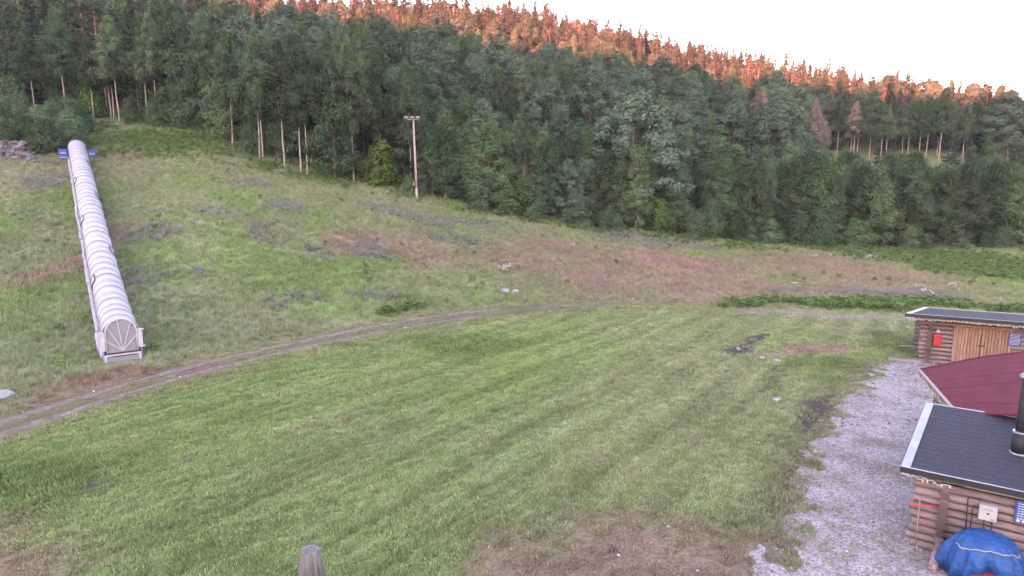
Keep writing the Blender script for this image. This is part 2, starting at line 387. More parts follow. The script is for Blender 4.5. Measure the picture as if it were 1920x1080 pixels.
# everything beyond the track and the weed band is unmown meadow
MEAD = np.concatenate([TRACK, np.array([ground(1420,572)[:2], ground(1560,574)[:2], ground(1700,580)[:2], ground(1920,584)[:2], [140, 40], [140, 140], [-140, 140], [-140, 10]])])
def meadow_side(x, y): return sdist((x, y), MEAD)
def grass_color(x, y, m, rnd=None):
    """albedo of the turf at each point: dry, lush, flowering and worn patches"""
    c = np.zeros(x.shape + (3,))
    n1 = fbm(x, y, 7, 3, 0); n2 = fbm(x, y, 1.5, 3, 5); n3 = fbm(x, y, 16, 2, 8)
    u = .80*x - .60*y + 1.2*(fbm(x, y, 9, 2, 9) - .5)       # mowing direction follows the track
    stripe = .5 + .5*np.sin(u*2*np.pi/2.1) ; stripe = stripe*.22 + .78*fbm(u*5, (.60*x + .80*y)*.35, 2.2, 2, 3)
    lawn = np.array([.164, .212, .086]); lush = np.array([.140, .206, .070]); tired = np.array([.195, .202, .118])
    def mx(a, b, f): return a*(1-f[..., None]) + b*f[..., None]
    c[:] = lawn
    c = mx(c, lush, sstep(.45, .75, n1)*.8); c = mx(c, tired, sstep(.48, .8, n3)*.75); c = mx(c, np.array([.165, .125, .088]), sstep(.62, .85, n2)*.45)
    c *= (.70 + .60*stripe)[..., None]
    mead = mx(mx(np.broadcast_to(np.array([.178, .200, .108]), c.shape).copy(), np.array([.148, .205, .078]), sstep(.45, .7, n1)), np.array([.205, .195, .125]), sstep(.5, .8, n3)*.7)
    mead = mx(mead, np.array([.185, .150, .108]), sstep(.58, .85, fbm(x, y, 4, 3, 10))*.4)
    c = mx(c, mead, m['meadow'])
    c = mx(c, np.array([.175, .135, .085]), m['verge']*.55)
    c = mx(c, np.array([.070, .110, .036]), m['dark']*.5)
    c = mx(c, np.array([.195, .132, .098]), m['dry']*.9)
    c = mx(c, np.array([.235, .160, .132]), m['red']*.75); c = mx(c, np.array([.26, .150, .160]), m['mag']*.45)
    c = mx(c, np.array([.155, .155, .145]), m['lup']*.4)
    c = mx(c, np.array([.085, .135, .045]), m['weed']*.7)
    fl = sstep(84, 100, y); c = mx(c, np.array([.14, .165, .08]), fl)
    ge = np.exp(-(sdist((x, y), GRAVEL)/.9)**2)*(y < 40); c = mx(c, np.array([.175, .140, .105]), ge*.6)
    return np.clip(c * (.82 + .36*n2)[..., None], 0, 1)

# ------------------------------------------------------------------ ground sheet
def axis(segs):
    out = []
    for a, b, s in segs: out.append(np.arange(a, b, s))
    return np.concatenate(out + [np.array([segs[-1][1]])])
def grid_faces(nx, ny):
    i = np.arange((nx-1)*(ny-1)); r = i // (nx-1); c = i % (nx-1); a = r*nx + c
    return np.stack([a, a+1, a+nx+1, a+nx], 1)
gx = axis([(-900,-140,20),(-140,-56,2.0),(-56,72,.36),(72,140,2.0),(140,900,20)])
gy = axis([(-900,-300,12),(-300,-40,8),(-40,8,2.0),(8,84,.36),(84,230,3.0),(230,1200,25)])
X, Y = np.meshgrid(gx, gy); xf, yf = X.ravel(), Y.ravel()
zf = height(xf, yf)
gm = masks(xf, yf)
soilc = np.array([.052, .038, .033])
colv = grass_color(xf, yf, gm) * .80
palec = np.array([.165, .128, .112]); colv = colv*(1-gm['bare'][:, None]*.9) + palec*gm['bare'][:, None]*.9
bare = np.maximum(gm['soil'], gm['track']*.5)
colv = colv*(1-bare[:, None]) + soilc*bare[:, None]
forest_floor = sstep(74*K, 84*K, yf)
me = np_mesh('ground', np.stack([xf, yf, zf], 1), grid_faces(len(gx), len(gy)), 4, smooth=True)
ca = me.color_attributes.new('col', 'FLOAT_COLOR', 'POINT')
ca.data.foreach_set('color', np.concatenate([colv, np.ones((len(colv), 1))], 1).astype(np.float32).ravel())
m, nt, b = mat('ground_turf', .95, .1)
at = N(nt, 'ShaderNodeAttribute', attribute_name='col'); n1 = noise(nt, 9, 6, rough=.7); n2 = noise(nt, 1.3, 4)
c = mixc(nt, at.outputs['Color'], ramp(nt, [(.3, (.45, .45, .45)), (.72, (1.4, 1.35, 1.3))], n1.outputs[0]).outputs[0], 1.0, 'MULTIPLY')
c = mixc(nt, c, ramp(nt, [(.3, (.85, .85, .85)), (.7, (1.15, 1.15, 1.15))], n2.outputs[0]).outputs[0], 1.0, 'MULTIPLY')
nt.links.new(c, b.inputs['Base Color']); bump(nt, b, n1.outputs[0], .9, .06)
me.materials.append(m); inst('ground', me, kind='structure')

def draped(name, x0, x1, y0, y1, step, field, material, lift, sink):
    """a sheet that rises out of the turf where its field is above one half"""
    ax = np.arange(x0, x1, step); ay = np.arange(y0, y1, step); A, B = np.meshgrid(ax, ay); a, b_ = A.ravel(), B.ravel()
    f = field(a, b_); z = height(a, b_) + np.clip((f - .5)*(lift + sink)*2, -sink, lift)
    fc = grid_faces(len(ax), len(ay)); keep = (f[fc] > .3).any(1); fc = fc[keep]
    used = np.unique(fc); remap = -np.ones(len(a), int); remap[used] = np.arange(len(used))
    me = np_mesh(name, np.stack([a, b_, z], 1)[used], remap[fc], 4, [material], smooth=True)
    return inst(name, me, kind='structure')
m, nt, b = mat('gravel', .9, .15); M['gravel'] = m
tc = N(nt, 'ShaderNodeTexCoord'); vo = N(nt, 'ShaderNodeTexVoronoi'); vo.inputs['Scale'].default_value = 19; nt.links.new(tc.outputs['Object'], vo.inputs[0])
vo2 = N(nt, 'ShaderNodeTexVoronoi'); vo2.inputs['Scale'].default_value = 27; nt.links.new(tc.outputs['Object'], vo2.inputs[0])
sx = N(nt, 'ShaderNodeSeparateColor'); nt.links.new(vo.outputs['Color'], sx.inputs[0])
cA = ramp(nt, [(0, (.15, .120, .120)), (.5, (.240, .198, .202)), (1, (.345, .296, .302))], sx.outputs[0]).outputs[0]
n2 = noise(nt, .55, 5); cA = mixc(nt, cA, ramp(nt, [(.36, (.66, .60, .54)), (.56, (1.02, 1.0, 1.02))], n2.outputs[0]).outputs[0], 1.0, 'MULTIPLY')
n3 = noise(nt, 30, 3); cA = mixc(nt, cA, ramp(nt, [(.35, (.55, .55, .55)), (.6, (1.1, 1.1, 1.1))], n3.outputs[0]).outputs[0], .8, 'MULTIPLY')
nt.links.new(cA, b.inputs['Base Color']); bump(nt, b, vo.outputs['Distance'], .8, .03)
def g_field(x, y): return sstep(-.55, .55, sdist((x, y), GRAVEL) + (fbm(x, y, 1.6, 3, 1) - .5)*1.6 + (fbm(x, y, .7, 3, 7) - .5)*1.7)
draped('gravel_path', -1, 26, 7.5, 34, .15, g_field, M['gravel'], .03, .05)
m = simple('track_dirt', (.080, .056, .044), (.175, .130, .108), 2.4, .95, .1, bmp=.7, bdist=.05, detail=9); M['track'] = m
def t_field(x, y):
    d, s = ldist((x, y), TRACK)
    rut = np.maximum(np.exp(-((s-.72)/.40)**2), np.exp(-((s+.72)/.40)**2)) + .16*np.exp(-(s/1.1)**2)
    return np.clip(rut*(.30 + .66*fbm(x, y, 2.3, 3, 5)), 0, 1) * (d < 3.0) * sstep(8, -6, x)
draped('dirt_track', -26, 14, 17, 54, .15, t_field, M['track'], .02, .05)

# ------------------------------------------------------------------ scattering (uncountable small plants and stones)
PROTO = {}
def proto_collection(name, meshes):
    c = bpy.data.collections.new(name)
    for i, me in enumerate(meshes):
        o = bpy.data.objects.new('%s_%02d' % (name, i), me); c.objects.link(o)
    return c
def scatter(name, P, scl, idx, tint, coll, rz=None, tilt=None, label=None, category=None, sz=None):
    n = len(P); me = bpy.data.meshes.new(name); me.vertices.add(n); me.vertices.foreach_set('co', np.asarray(P, np.float32).ravel())
    rz = RNG.rand(n)*2*np.pi if rz is None else rz
    rot = np.zeros((n, 3)); rot[:, 2] = rz
    if tilt is not None: rot[:, :2] = (RNG.rand(n, 2) - .5)*2*tilt
    s3 = np.stack([scl, scl, scl if sz is None else sz], 1)
    for nm, ty, dat, key in (('rot', 'FLOAT_VECTOR', rot, 'vector'), ('scl', 'FLOAT_VECTOR', s3, 'vector'), ('tint', 'FLOAT_COLOR', np.concatenate([tint, np.ones((n, 1))], 1) if tint is not None else np.ones((n, 4)), 'color')):
        a = me.attributes.new(nm, ty, 'POINT'); a.data.foreach_set(key, np.asarray(dat, np.float32).ravel())
    a = me.attributes.new('idx', 'INT', 'POINT'); a.data.foreach_set('value', np.asarray(idx, np.int32))
    o = inst(name, me, kind='stuff', label=label, category=category)
    g = bpy.data.node_groups.new(name + '_scatter', 'GeometryNodeTree')
    g.interface.new_socket('Geometry', in_out='INPUT', socket_type='NodeSocketGeometry'); g.interface.new_socket('Geometry', in_out='OUTPUT', socket_type='NodeSocketGeometry')
    gi = g.nodes.new('NodeGroupInput'); go = g.nodes.new('NodeGroupOutput')
    ci = g.nodes.new('GeometryNodeCollectionInfo'); ci.inputs['Collection'].default_value = coll; ci.inputs['Separate Children'].default_value = True; ci.inputs['Reset Children'].default_value = True
    ip = g.nodes.new('GeometryNodeInstanceOnPoints'); ip.inputs['Pick Instance'].default_value = True
    def na(nm, ty):
        q = g.nodes.new('GeometryNodeInputNamedAttribute'); q.data_type = ty; q.inputs['Name'].default_value = nm; return q.outputs['Attribute']
    e2r = g.nodes.new('FunctionNodeEulerToRotation'); g.links.new(na('rot', 'FLOAT_VECTOR'), e2r.inputs[0])
    g.links.new(gi.outputs[0], ip.inputs['Points']); g.links.new(ci.outputs[0], ip.inputs['Instance']); g.links.new(na('idx', 'INT'), ip.inputs['Instance Index'])
    g.links.new(e2r.outputs[0], ip.inputs['Rotation']); g.links.new(na('scl', 'FLOAT_VECTOR'), ip.inputs['Scale']); g.links.new(ip.outputs[0], go.inputs[0])
    md = o.modifiers.new('scatter', 'NODES'); md.node_group = g
    return o

def blades(n, rad, h0, h1, wd, lean, rs, seg=2):
    V = []; Fc = []
    for i in range(n):
        a = rs.rand()*6.283; r = rad*math.sqrt(rs.rand()); x, y = r*math.cos(a), r*math.sin(a)
        h = h0 + (h1-h0)*rs.rand(); d = rs.rand()*6.283; l = lean*(.3+rs.rand())*h; wv = wd*(.6+.8*rs.rand())
        px, py = -math.sin(d)*wv/2, math.cos(d)*wv/2; b0 = len(V)
        V += [(x-px, y-py, -.01), (x+px, y+py, -.01), (x+px*.8+math.cos(d)*l*.4, y+py*.8+math.sin(d)*l*.4, h*.6), (x-px*.8+math.cos(d)*l*.4, y-py*.8+math.sin(d)*l*.4, h*.6), (x+math.cos(d)*l, y+math.sin(d)*l, h)]
        Fc += [(b0, b0+1, b0+2, b0+3), (b0+3, b0+2, b0+4)]
    return V, Fc
def pyd(name, V, Fc, mats, mi=None):
    me = bpy.data.meshes.new(name); me.from_pydata(V, [], Fc)
    for q in mats: me.materials.append(q)
    if mi is not None: me.polygons.foreach_set('material_index', mi)
    me.update(); return me
rs = np.random.RandomState(3)
lawn_c = proto_collection('lawn_tuft', [pyd('lawn_tuft', *blades(26, .14, .03, .10, .015, .8, rs), [M['grass']]) for _ in range(5)])
mead_c = proto_collection('meadow_tuft', [pyd('meadow_tuft', *blades(24, .20, .12, .36, .018, .5, rs), [M['grass']]) for _ in range(5)])
def leafy(n, rad, h, s, rs):
    V = []; Fc = []
    for i in range(n):
        a = rs.rand()*6.283; r = rad*math.sqrt(rs.rand()); z = h*rs.rand()**.7
        c = Vector((r*math.cos(a), r*math.sin(a), z)); u = Vector(rs.randn(3)); u.z *= .5; u.normalize(); v = u.cross(Vector(rs.randn(3))).normalized(); k = s*(.6+.8*rs.rand()); b0 = len(V)
        V += [c-u*k, c+v*k*.5, c+u*k, c-v*k*.5]; Fc.append((b0, b0+1, b0+2, b0+3))
    return V, Fc
weed_c = proto_collection('weed_clump', [pyd('weed_clump', *leafy(46, .30, .62, .11, rs), [M['grass']]) for _ in range(4)])
M['lupin'] = simple('lupin_flower', (.15, .135, .155), (.235, .21, .235), 6, .8, .1)
M['umbel'] = simple('white_umbel', (.24, .225, .22), (.34, .32, .31), 6, .8, .1)
M['stalk'] = simple('stalk_green', (.06, .085, .04), (.10, .125, .06), 6, .9, .1)
def lupin(rs):
    V, Fc = leafy(20, .20, .34, .08, rs); mi = [0]*len(Fc)
    for k in range(rs.randint(3, 6)):
        a = rs.rand()*6.283; r = .2*rs.rand(); c = Vector((r*math.cos(a), r*math.sin(a), 0)); t = .62+.3*rs.rand()
        for j in range(9):
            z = t*(.52+.48*j/8); s = .042*(1.15-.8*j/8); ang = j*2.1
            for q in range(2):
                an = ang+q*1.57; u = Vector((math.cos(an), math.sin(an), .4))*s; v = Vector((0, 0, 1))*s*1.1; p = c+Vector((0, 0, z)); b0 = len(V)
                V += [p-u, p-v, p+u, p+v]; Fc.append((b0, b0+1, b0+2, b0+3)); mi.append(1)
    return pyd('lupin', V, Fc, [M['grass'], M['lupin']], mi)
lup_c = proto_collection('lupin_plant', [lupin(rs) for _ in range(5)])
def umbel(rs):
    V, Fc = blades(8, .12, .3, .7, .03, .3, rs); mi = [0]*len(Fc)
    for k in range(rs.randint(3, 6)):
        c = Vector((.28*rs.randn()*.6, .28*rs.randn()*.6, .65+.35*rs.rand())); s = .10+.07*rs.rand(); b0 = len(V); n = 8
        V += [c+Vector((0,0,.03))] + [c+Vector((math.cos(6.283*q/n)*s*(.8+.4*rs.rand()), math.sin(6.283*q/n)*s*(.8+.4*rs.rand()), -.02+.02*rs.randn())) for q in range(n)]
        for q in range(n): Fc.append((b0, b0+1+q, b0+1+(q+1)%n)); mi.append(1)
    return pyd('umbel', V, Fc, [M['stalk'], M['umbel']], mi)
umb_c = proto_collection('umbel_plant', [umbel(rs) for _ in range(3)])
def pebble(rs, material):
    V = []; 
    for a in range(6):
        for zz in (0, 1): V.append((math.cos(a*1.047)*(.7+.5*rs.rand())*(1-.35*zz), math.sin(a*1.047)*(.7+.5*rs.rand())*(1-.35*zz), -.2+.7*zz*(.7+.5*rs.rand())))
    Fc = [(2*a, 2*((a+1)%6), 2*((a+1)%6)+1, 2*a+1) for a in range(6)] + [tuple(2*a+1 for a in range(6))]
    return pyd('pebble', V, Fc, [material])
M['pebble'] = tint_mat('pebble_stone', 0.0)
peb_c = proto_collection('pebble', [pebble(rs, M['pebble']) for _ in range(5)])

def candidates(x0, x1, y0, y1, dens, margin=120):
    n = int((x1-x0)*(y1-y0)*dens); x = x0+(x1-x0)*RNG.rand(n); y = y0+(y1-y0)*RNG.rand(n)
    z = height(x, y); u, v = proj(x, y, z); k = (u > -margin) & (u < 1920+margin) & (v < 1080+90)
    return x[k], y[k], z[k]
def vary(c, amt):
    return np.clip(c * (1 + amt*(RNG.rand(len(c), 1)-.5)*2) * (1 + .10*(RNG.rand(len(c), 3)-.5)), 0, 1)
# mown turf
def lawn(dens, y0, y1, smin, smax):
    x, y, z = candidates(-45, 62, y0, y1, dens); mm = masks(x, y)
    p = (1-mm['gravel'])**.8*(1-mm['soil']*.86)*(1-np.clip(mm['track']*1.25, 0, 1))*(1-mm['dry']*.72)*(1-mm['bare']*.85)*(1-mm['meadow']) + .16*mm['gravel']*sstep(.58, .72, fbm(x, y, 2.4, 3, 6)) + .015*mm['gravel']
    ru = .80*x - .60*y + .5*(fbm(x, y, 6, 2, 9) - .5); p *= .55+.45*np.sin(ru*2*np.pi/.62)*sstep(.3, .6, fbm(x, y, 8, 2, 1)) + .2
    p *= .45+.75*fbm(x, y, .9, 2, 8)
    k = RNG.rand(len(x)) < p; x, y, z = x[k], y[k], z[k]; mm = {q: v[k] for q, v in mm.items()}
    c = vary(grass_color(x, y, mm)*1.12, .30); s = smin+(smax-smin)*RNG.rand(len(x)); s *= 1+.4*mm['dark']
    return np.stack([x, y, z], 1), s, c
parts = [lawn(105, 8, 22, .65, 1.25), lawn(66, 22, 34, .75, 1.4), lawn(36, 34, 56, .9, 1.6)]
P = np.concatenate([q[0] for q in parts]); s = np.concatenate([q[1] for q in parts]); c = np.concatenate([q[2] for q in parts])
scatter('lawn_grass', P, s, RNG.randint(0, 5, len(P)), c, lawn_c, tilt=.15, label='short mown green grass covering the level field', category='grass')
nl = len(P)
# meadow
x, y, z = candidates(-85, 95, 16, 96, 15); mm = masks(x, y)
p = mm['meadow']*(1-np.clip(mm['track']*1.2, 0, 1))*(1-mm['soil'])*(1-mm['bare']*.9)*(1-mm['gravel'])*(.5+.6*fbm(x, y, 1.6, 2, 8))
TUN0 = ground(232, 675); TUN1 = at_d(148, 312, 69)
tl = (TUN1-TUN0)[:2]; tl = tl/np.linalg.norm(tl)
tx = x-TUN0[0]; ty = y-TUN0[1]; al = tx*tl[0]+ty*tl[1]; ac = tx*tl[1]-ty*tl[0]
def in_tunnel(x, y, wd=1.15):
    tx = x-TUN0[0]; ty = y-TUN0[1]; al = tx*tl[0]+ty*tl[1]; ac = tx*tl[1]-ty*tl[0]; return (np.abs(ac) < wd) & (al > -1.2) & (al < 52)
p = p*(~in_tunnel(x, y))
k = RNG.rand(len(x)) < p; x, y, z = x[k], y[k], z[k]; mm = {q: v[k] for q, v in mm.items()}
c = vary(grass_color(x, y, mm)*1.1, .28); s = (.6+.7*RNG.rand(len(x)))*(1-.45*mm['verge']); s *= .75+.5*fbm(x, y, 5, 2, 9)
scatter('meadow_grass', np.stack([x, y, z], 1), s, RNG.randint(0, 5, len(x)), c, mead_c, tilt=.12, label='tall unmown meadow grass on the slope beyond the track', category='grass')
print('tufts', nl, len(x))
# leafy weeds, lupins, umbels
def patch(name, key, dens, coll, smin, smax, col, label, cat, floor=0.0, region=(-85, 95, 12, 96), extra=None):
    x, y, z = candidates(*region, dens); mm = masks(x, y); p = np.clip(mm[key]*1.1 + floor*(mm['meadow'] > .5)*(fbm(x, y, 5, 2, 3) > .5), 0, 1)
    if extra is not None: p = np.maximum(p, extra(x, y, mm))
    p *= (1-mm['gravel'])*(1-np.clip(mm['track']*1.3, 0, 1))*(~in_tunnel(x, y, 1.3))
    k = RNG.rand(len(x)) < p; n = k.sum(); c = vary(np.tile(np.array(col), (n, 1)), .35)
    scatter(name, np.stack([x[k], y[k], z[k]], 1), smin+(smax-smin)*RNG.rand(n), RNG.randint(0, len(coll.objects), n), c, coll, tilt=.12, label=label, category=cat)
patch('lupin_patch', 'lup', 4.2, lup_c, .5, .85, (.11, .13, .085), 'faded purple lupins growing in drifts across the meadow slope', 'flowers', .03)
def edge_weed(x, y, mm): return .5*sstep(68*K, 72*K, y)*(fbm(x, y, 3, 2, 5) > .45)
patch('leafy_weeds', 'weed', 9, weed_c, .4, .95, (.085, .135, .050), 'dark green leafy weeds along the field edge and forest foot', 'weeds', .006, extra=edge_weed)
ux = []
for px, py, rx, n in [(945,508,14,5),(952,515,8,3),(1070,468,6,2),(1640,492,16,4),(1530,486,20,4),(1570,488,30,4),(950,409,10,3),(1000,415,40,4),(1495,545,5,2),(1740,558,10,3),(745,405,4,1),(870,427,4,1),(1165,470,20,2),(1750,545,40,4)]:
    for i in range(n): ux.append(ground(px+(random.random()*2-1)*rx, py+random.random()*6-3))
ux = np.array(ux); scatter('white_umbel_flowers', ux, .45+.45*RNG.rand(len(ux)), RNG.randint(0, 3, len(ux)), None, umb_c, label='white flat-topped flower heads dotted through the meadow', category='flowers')
# loose stones on gravel and track
x, y, z = candidates(-26, 26, 8, 46, 26); mm = masks(x, y); p = np.maximum(mm['gravel']*.7, mm['track']*.05 + mm['dry']*.12*(x > 0))
k = RNG.rand(len(x)) < p; x, y, z = x[k], y[k], z[k]; n = len(x)
g = (.07+.32*RNG.rand(n)**1.5)[:, None]*np.array([[1.0, .90, .97]])
scatter('gravel_stones', np.stack([x, y, z+.028], 1), (.014+.034*RNG.rand(n)**2)*(1+.5*(y > 22)), RNG.randint(0, 5, n), g, peb_c, tilt=.4, label='loose grey stones scattered over the gravel path', category='gravel')
# dead leaves and straw over the worn turf
print('pebbles', n)

# ------------------------------------------------------------------ trees
def quads(C, U, V):
    n = len(C); P = np.empty((n, 4, 3)); P[:, 0] = C-U; P[:, 1] = C+V; P[:, 2] = C+U; P[:, 3] = C-V
    return P.reshape(-1, 3)
def unit(v): return v/np.maximum(np.linalg.norm(v, axis=-1, keepdims=True), 1e-9)
def leaves(C, size, rs, out, up=.5, jit=.55, aspect=.55):
    """leaf sprays that face outwards and up from the crown, as foliage does"""
    n = len(C); nn = unit(unit(out)*.9 + np.array([0, 0, up]) + rs.randn(n, 3)*jit)
    u = unit(np.cross(nn, rs.randn(n, 3))); v = np.cross(nn, u)
    s = (size*(.55+.9*rs.rand(n)))[:, None]
    return quads(C, u*s, v*s*aspect)
def limb_tube(pts, r0, r1, n=5):
    pts = np.asarray(pts); k = len(pts); V = []; Fc = []
    d = unit(np.gradient(pts, axis=0))
    for i in range(k):
        a = np.cross(d[i], [0, 0, 1.]) if abs(d[i][2]) < .95 else np.cross(d[i], [0, 1., 0]); a = a/np.linalg.norm(a); b = np.cross(d[i], a); r = r0+(r1-r0)*i/(k-1)
        for q in range(n):
            t = 6.283*q/n; V.append(pts[i]+(a*math.cos(t)+b*math.sin(t))*r)
    for i in range(k-1):
        for q in range(n): Fc.append((i*n+q, i*n+(q+1)%n, (i+1)*n+(q+1)%n, (i+1)*n+q))
    return V, Fc
class Wood:
    def __init__(s): s.V = []; s.F = []
    def add(s, pts, r0, r1, n=5):
        v, f = limb_tube(pts, r0, r1, n); b = len(s.V); s.V += v; s.F += [tuple(i+b for i in q) for q in f]
def trunk_line(h, rs, wob=.2, k=9):
    z = np.linspace(-.4, h, k); w_ = np.cumsum(rs.randn(k, 2)*wob/3, 0); w_ -= w_[0]; return np.stack([w_[:, 0], w_[:, 1], z], 1)
def at_h(tr, z): return np.array([np.interp(z, tr[:, 2], tr[:, i]) for i in range(3)])
def t_birch(rs, h=16.0, base=.40, spread=.13, nl=13000, ls=.125):
    w_ = Wood(); tr = trunk_line(h*.97, rs, .14); w_.add(tr, h*.0072, .022, 7); C = []; A = []
    nb = 62
    for i in range(nb):
        f = base+(1-base)*((i+rs.rand())/nb); p0 = at_h(tr, h*f*.97); g = (f-base)/(1-base)
        L = h*spread*(.55+.9*math.sin(math.pi*min(1, .22+.78*g)))*(1.12-.88*g)*(.55+.7*rs.rand()); a = rs.rand()*6.283
        t = np.linspace(0, 1, 6)[:, None]; d = np.array([math.cos(a), math.sin(a), 0])
        pts = p0 + d*L*t + np.array([0, 0, 1])*(L*.75*t - L*.62*t**2.2)
        w_.add(pts, .035*(1.2-g), .008, 3)
        n = int(nl/nb*(.5+L/(h*spread*.9)))
        tt = rs.rand(n)**.75; q = np.stack([np.interp(tt, t[:, 0], pts[:, j]) for j in range(3)], 1)
        q += rs.randn(n, 3)*np.array([.26, .26, .22])*(.6+.5*tt[:, None]); q[:, 2] -= np.abs(rs.randn(n))*.55*tt
        C.append(q)
    top = at_h(tr, h*.96)+rs.randn(120, 3)*np.array([.22, .22, .55]); C.append(top)
    C = np.concatenate(C); return w_, leaves(C, ls, rs, C*np.array([1, 1, 0])+rs.randn(len(C), 3)*.1, .35, .6, .6)
def t_round(rs, h=11.0, base=.10, width=.30, nclump=85, per=70, ls=.17, bark_n=1):
    w_ = Wood(); tr = trunk_line(h*.8, rs, .4); w_.add(tr, h*.012, .03, 7); C = []; O = []
    for i in range(nclump):
        f = base+(1-base)*((i+rs.rand())/nclump); prof = math.sin(math.pi*min(1, (.16+.84*f)**.9))**.75*(1.05-.35*f)
        a = rs.rand()*6.283; r = h*width*prof*(.35+.75*rs.rand()**.6); c = np.array([math.cos(a)*r, math.sin(a)*r, h*f]) + at_h(tr, min(h*.8, h*f))*np.array([1, 1, 0])
        p0 = at_h(tr, max(.6, h*f*.72)); t = np.linspace(0, 1, 4)[:, None]; w_.add(p0+(c-p0)*t+np.array([0, 0, 1])*(-.25*t*(1-t)*r), .045*(1.3-f), .01, 3)
        sg = .36+.30*rs.rand(); n = int(per*(.6+.8*rs.rand()))
        q = rs.randn(n, 3); q = q/np.maximum(1e-6, np.linalg.norm(q, axis=1, keepdims=True))*(rs.rand(n, 1)**.45)*sg*1.7
        C.append(c+q*np.array([1, 1, .72])); O.append(q+.35*(c-np.array([0, 0, h*.5]))/(h*width))
    C = np.concatenate(C); return w_, leaves(C, ls, rs, np.concatenate(O), .45, .5, .62)
def t_spruce(rs, h=17.0, base=.06, spread=.155, ls=.155, gaps=.12):
    w_ = Wood(); tr = trunk_line(h, rs, .15); w_.add(tr, h*.0105, .015, 7); C = []; A = []; z = h*base
    while z < h*.985:
        g = z/h; L0 = h*spread*(1.02-g)**.85*(.9 if g > .15 else .6+2*g) + .24
        for k in range(rs.randint(5, 8)):
            if rs.rand() < gaps: continue
            a = rs.rand()*6.283; L = L0*(.65+.5*rs.rand()); d = np.array([math.cos(a), math.sin(a), 0]); t = np.linspace(0, 1, 5)[:, None]
            droop = -.30 if g < .7 else .25
            pts = at_h(tr, z)+d*L*t+np.array([0, 0, 1])*(droop*L*t+.22*L*t**3)
            if L > .8: w_.add(pts, .022, .006, 3)
            n = max(6, int(42*L)); tt = rs.rand(n)**.8; q = np.stack([np.interp(tt, t[:, 0], pts[:, j]) for j in range(3)], 1)
            side = np.array([-d[1], d[0], 0]); sw = rs.randn(n)*.20*L*(1.05-tt)
            q += side*sw[:, None]; q[:, 2] -= np.abs(rs.randn(n))*.13+np.abs(sw)*.35; C.append(q); A.append(d[None]*.8+side[None]*np.sign(sw)[:, None]*.6+np.array([[0, 0, -.35]]))
        z += .30+.16*rs.rand()+.012*h*(1-g)
    C = np.concatenate(C); return w_, leaves(C, ls, rs, np.concatenate(A), 1.0, .5, .45)
def t_pine(rs, h=17.0, base=.55):
    w_ = Wood(); tr = trunk_line(h*.96, rs, .35); w_.add(tr, h*.011, .04, 7); C = []; O = []
    for i in range(46):
        f = base+(1-base)*((i+rs.rand())/46); g = (f-base)/(1-base); L = h*.125*(math.sin(math.pi*min(1, .25+.75*g))+.25)*(.5+.8*rs.rand()); a = rs.rand()*6.283
        p0 = at_h(tr, h*f*.95); c = p0+np.array([math.cos(a)*L, math.sin(a)*L, .25*L*rs.randn()+.2]); t = np.linspace(0, 1, 4)[:, None]; w_.add(p0+(c-p0)*t, .05*(1.2-g), .015, 3)
        n = 130; q = unit(rs.randn(n, 3))*(rs.rand(n, 1)**.5)*(.45+.45*rs.rand()); C.append(c+q*np.array([1, 1, .5])); O.append(q)
    for i in range(5):
        f = .25+.28*rs.rand(); a = rs.rand()*6.283; p0 = at_h(tr, h*f); w_.add(np.array([p0, p0+np.array([math.cos(a), math.sin(a), -.2])*(.6+rs.rand())]), .02, .008, 3)
    C = np.concatenate(C); return w_, leaves(C, .135, rs, np.concatenate(O), .7, .5, .45)
def t_bush(rs, h=4.0, width=.42, nclump=48, per=110, ls=.10): return t_round(rs, h, .02, width, nclump, per, ls)

TREES = {}   # kind -> list of (trunk mesh, crown mesh, joined mesh, height)
def make_kind(kind, n, fn, wood, leaf, hs, seed):
    out = []
    for i in range(n):
        rs = np.random.RandomState(seed+i); h = hs[i % len(hs)]; w_, LV = fn(rs, h)
        Vw = np.array(w_.V); Fw = np.array(w_.F); Fl = np.arange(len(LV)).reshape(-1, 4)
        tm = np_mesh(kind+'_trunk', Vw, Fw, 4, [M[wood]], smooth=True); cm = np_mesh(kind+'_crown', LV, Fl, 4, [M[leaf]])
        jm = np_mesh(kind+'_whole', np.concatenate([Vw, LV]), np.concatenate([Fw, Fl+len(Vw)]), 4, [M[wood], M[leaf]], np.r_[np.zeros(len(Fw)), np.ones(len(Fl))])
        out.append((tm, cm, jm, h))
    TREES[kind] = out
make_kind('birch', 4, t_birch, 'birch_bark', 'birch_leaf', [16, 17, 15, 16], 100)
make_kind('broadleaf', 5, lambda r, h: t_round(r, h, .16, .42, 110, 340, .122), 'grey_bark', 'round_leaf', [12, 13, 12, 11, 12], 200)
make_kind('young', 5, lambda r, h: t_round(r, h, .10, .21, 88, 210, .105), 'grey_bark', 'young_leaf', [10, 11, 10, 9, 11], 300)
make_kind('spruce', 4, t_spruce, 'grey_bark', 'spruce_leaf', [17, 18, 16, 17], 400)
make_kind('pine', 3, t_pine, 'pine_bark', 'pine_leaf', [17, 18, 17], 500)
make_kind('bush', 4, t_bush, 'grey_bark', 'young_leaf', [4, 4, 3.6, 4.2], 600)
make_kind('bright', 2, lambda r, h: t_round(r, h, .05, .27, 60, 60, .16), 'grey_bark', 'bright_leaf', [6, 6], 700)
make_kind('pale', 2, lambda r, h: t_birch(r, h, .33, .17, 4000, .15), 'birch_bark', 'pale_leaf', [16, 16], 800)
print('tris', sum(len(t[2].polygons)*2 for k in TREES.values() for t in k))

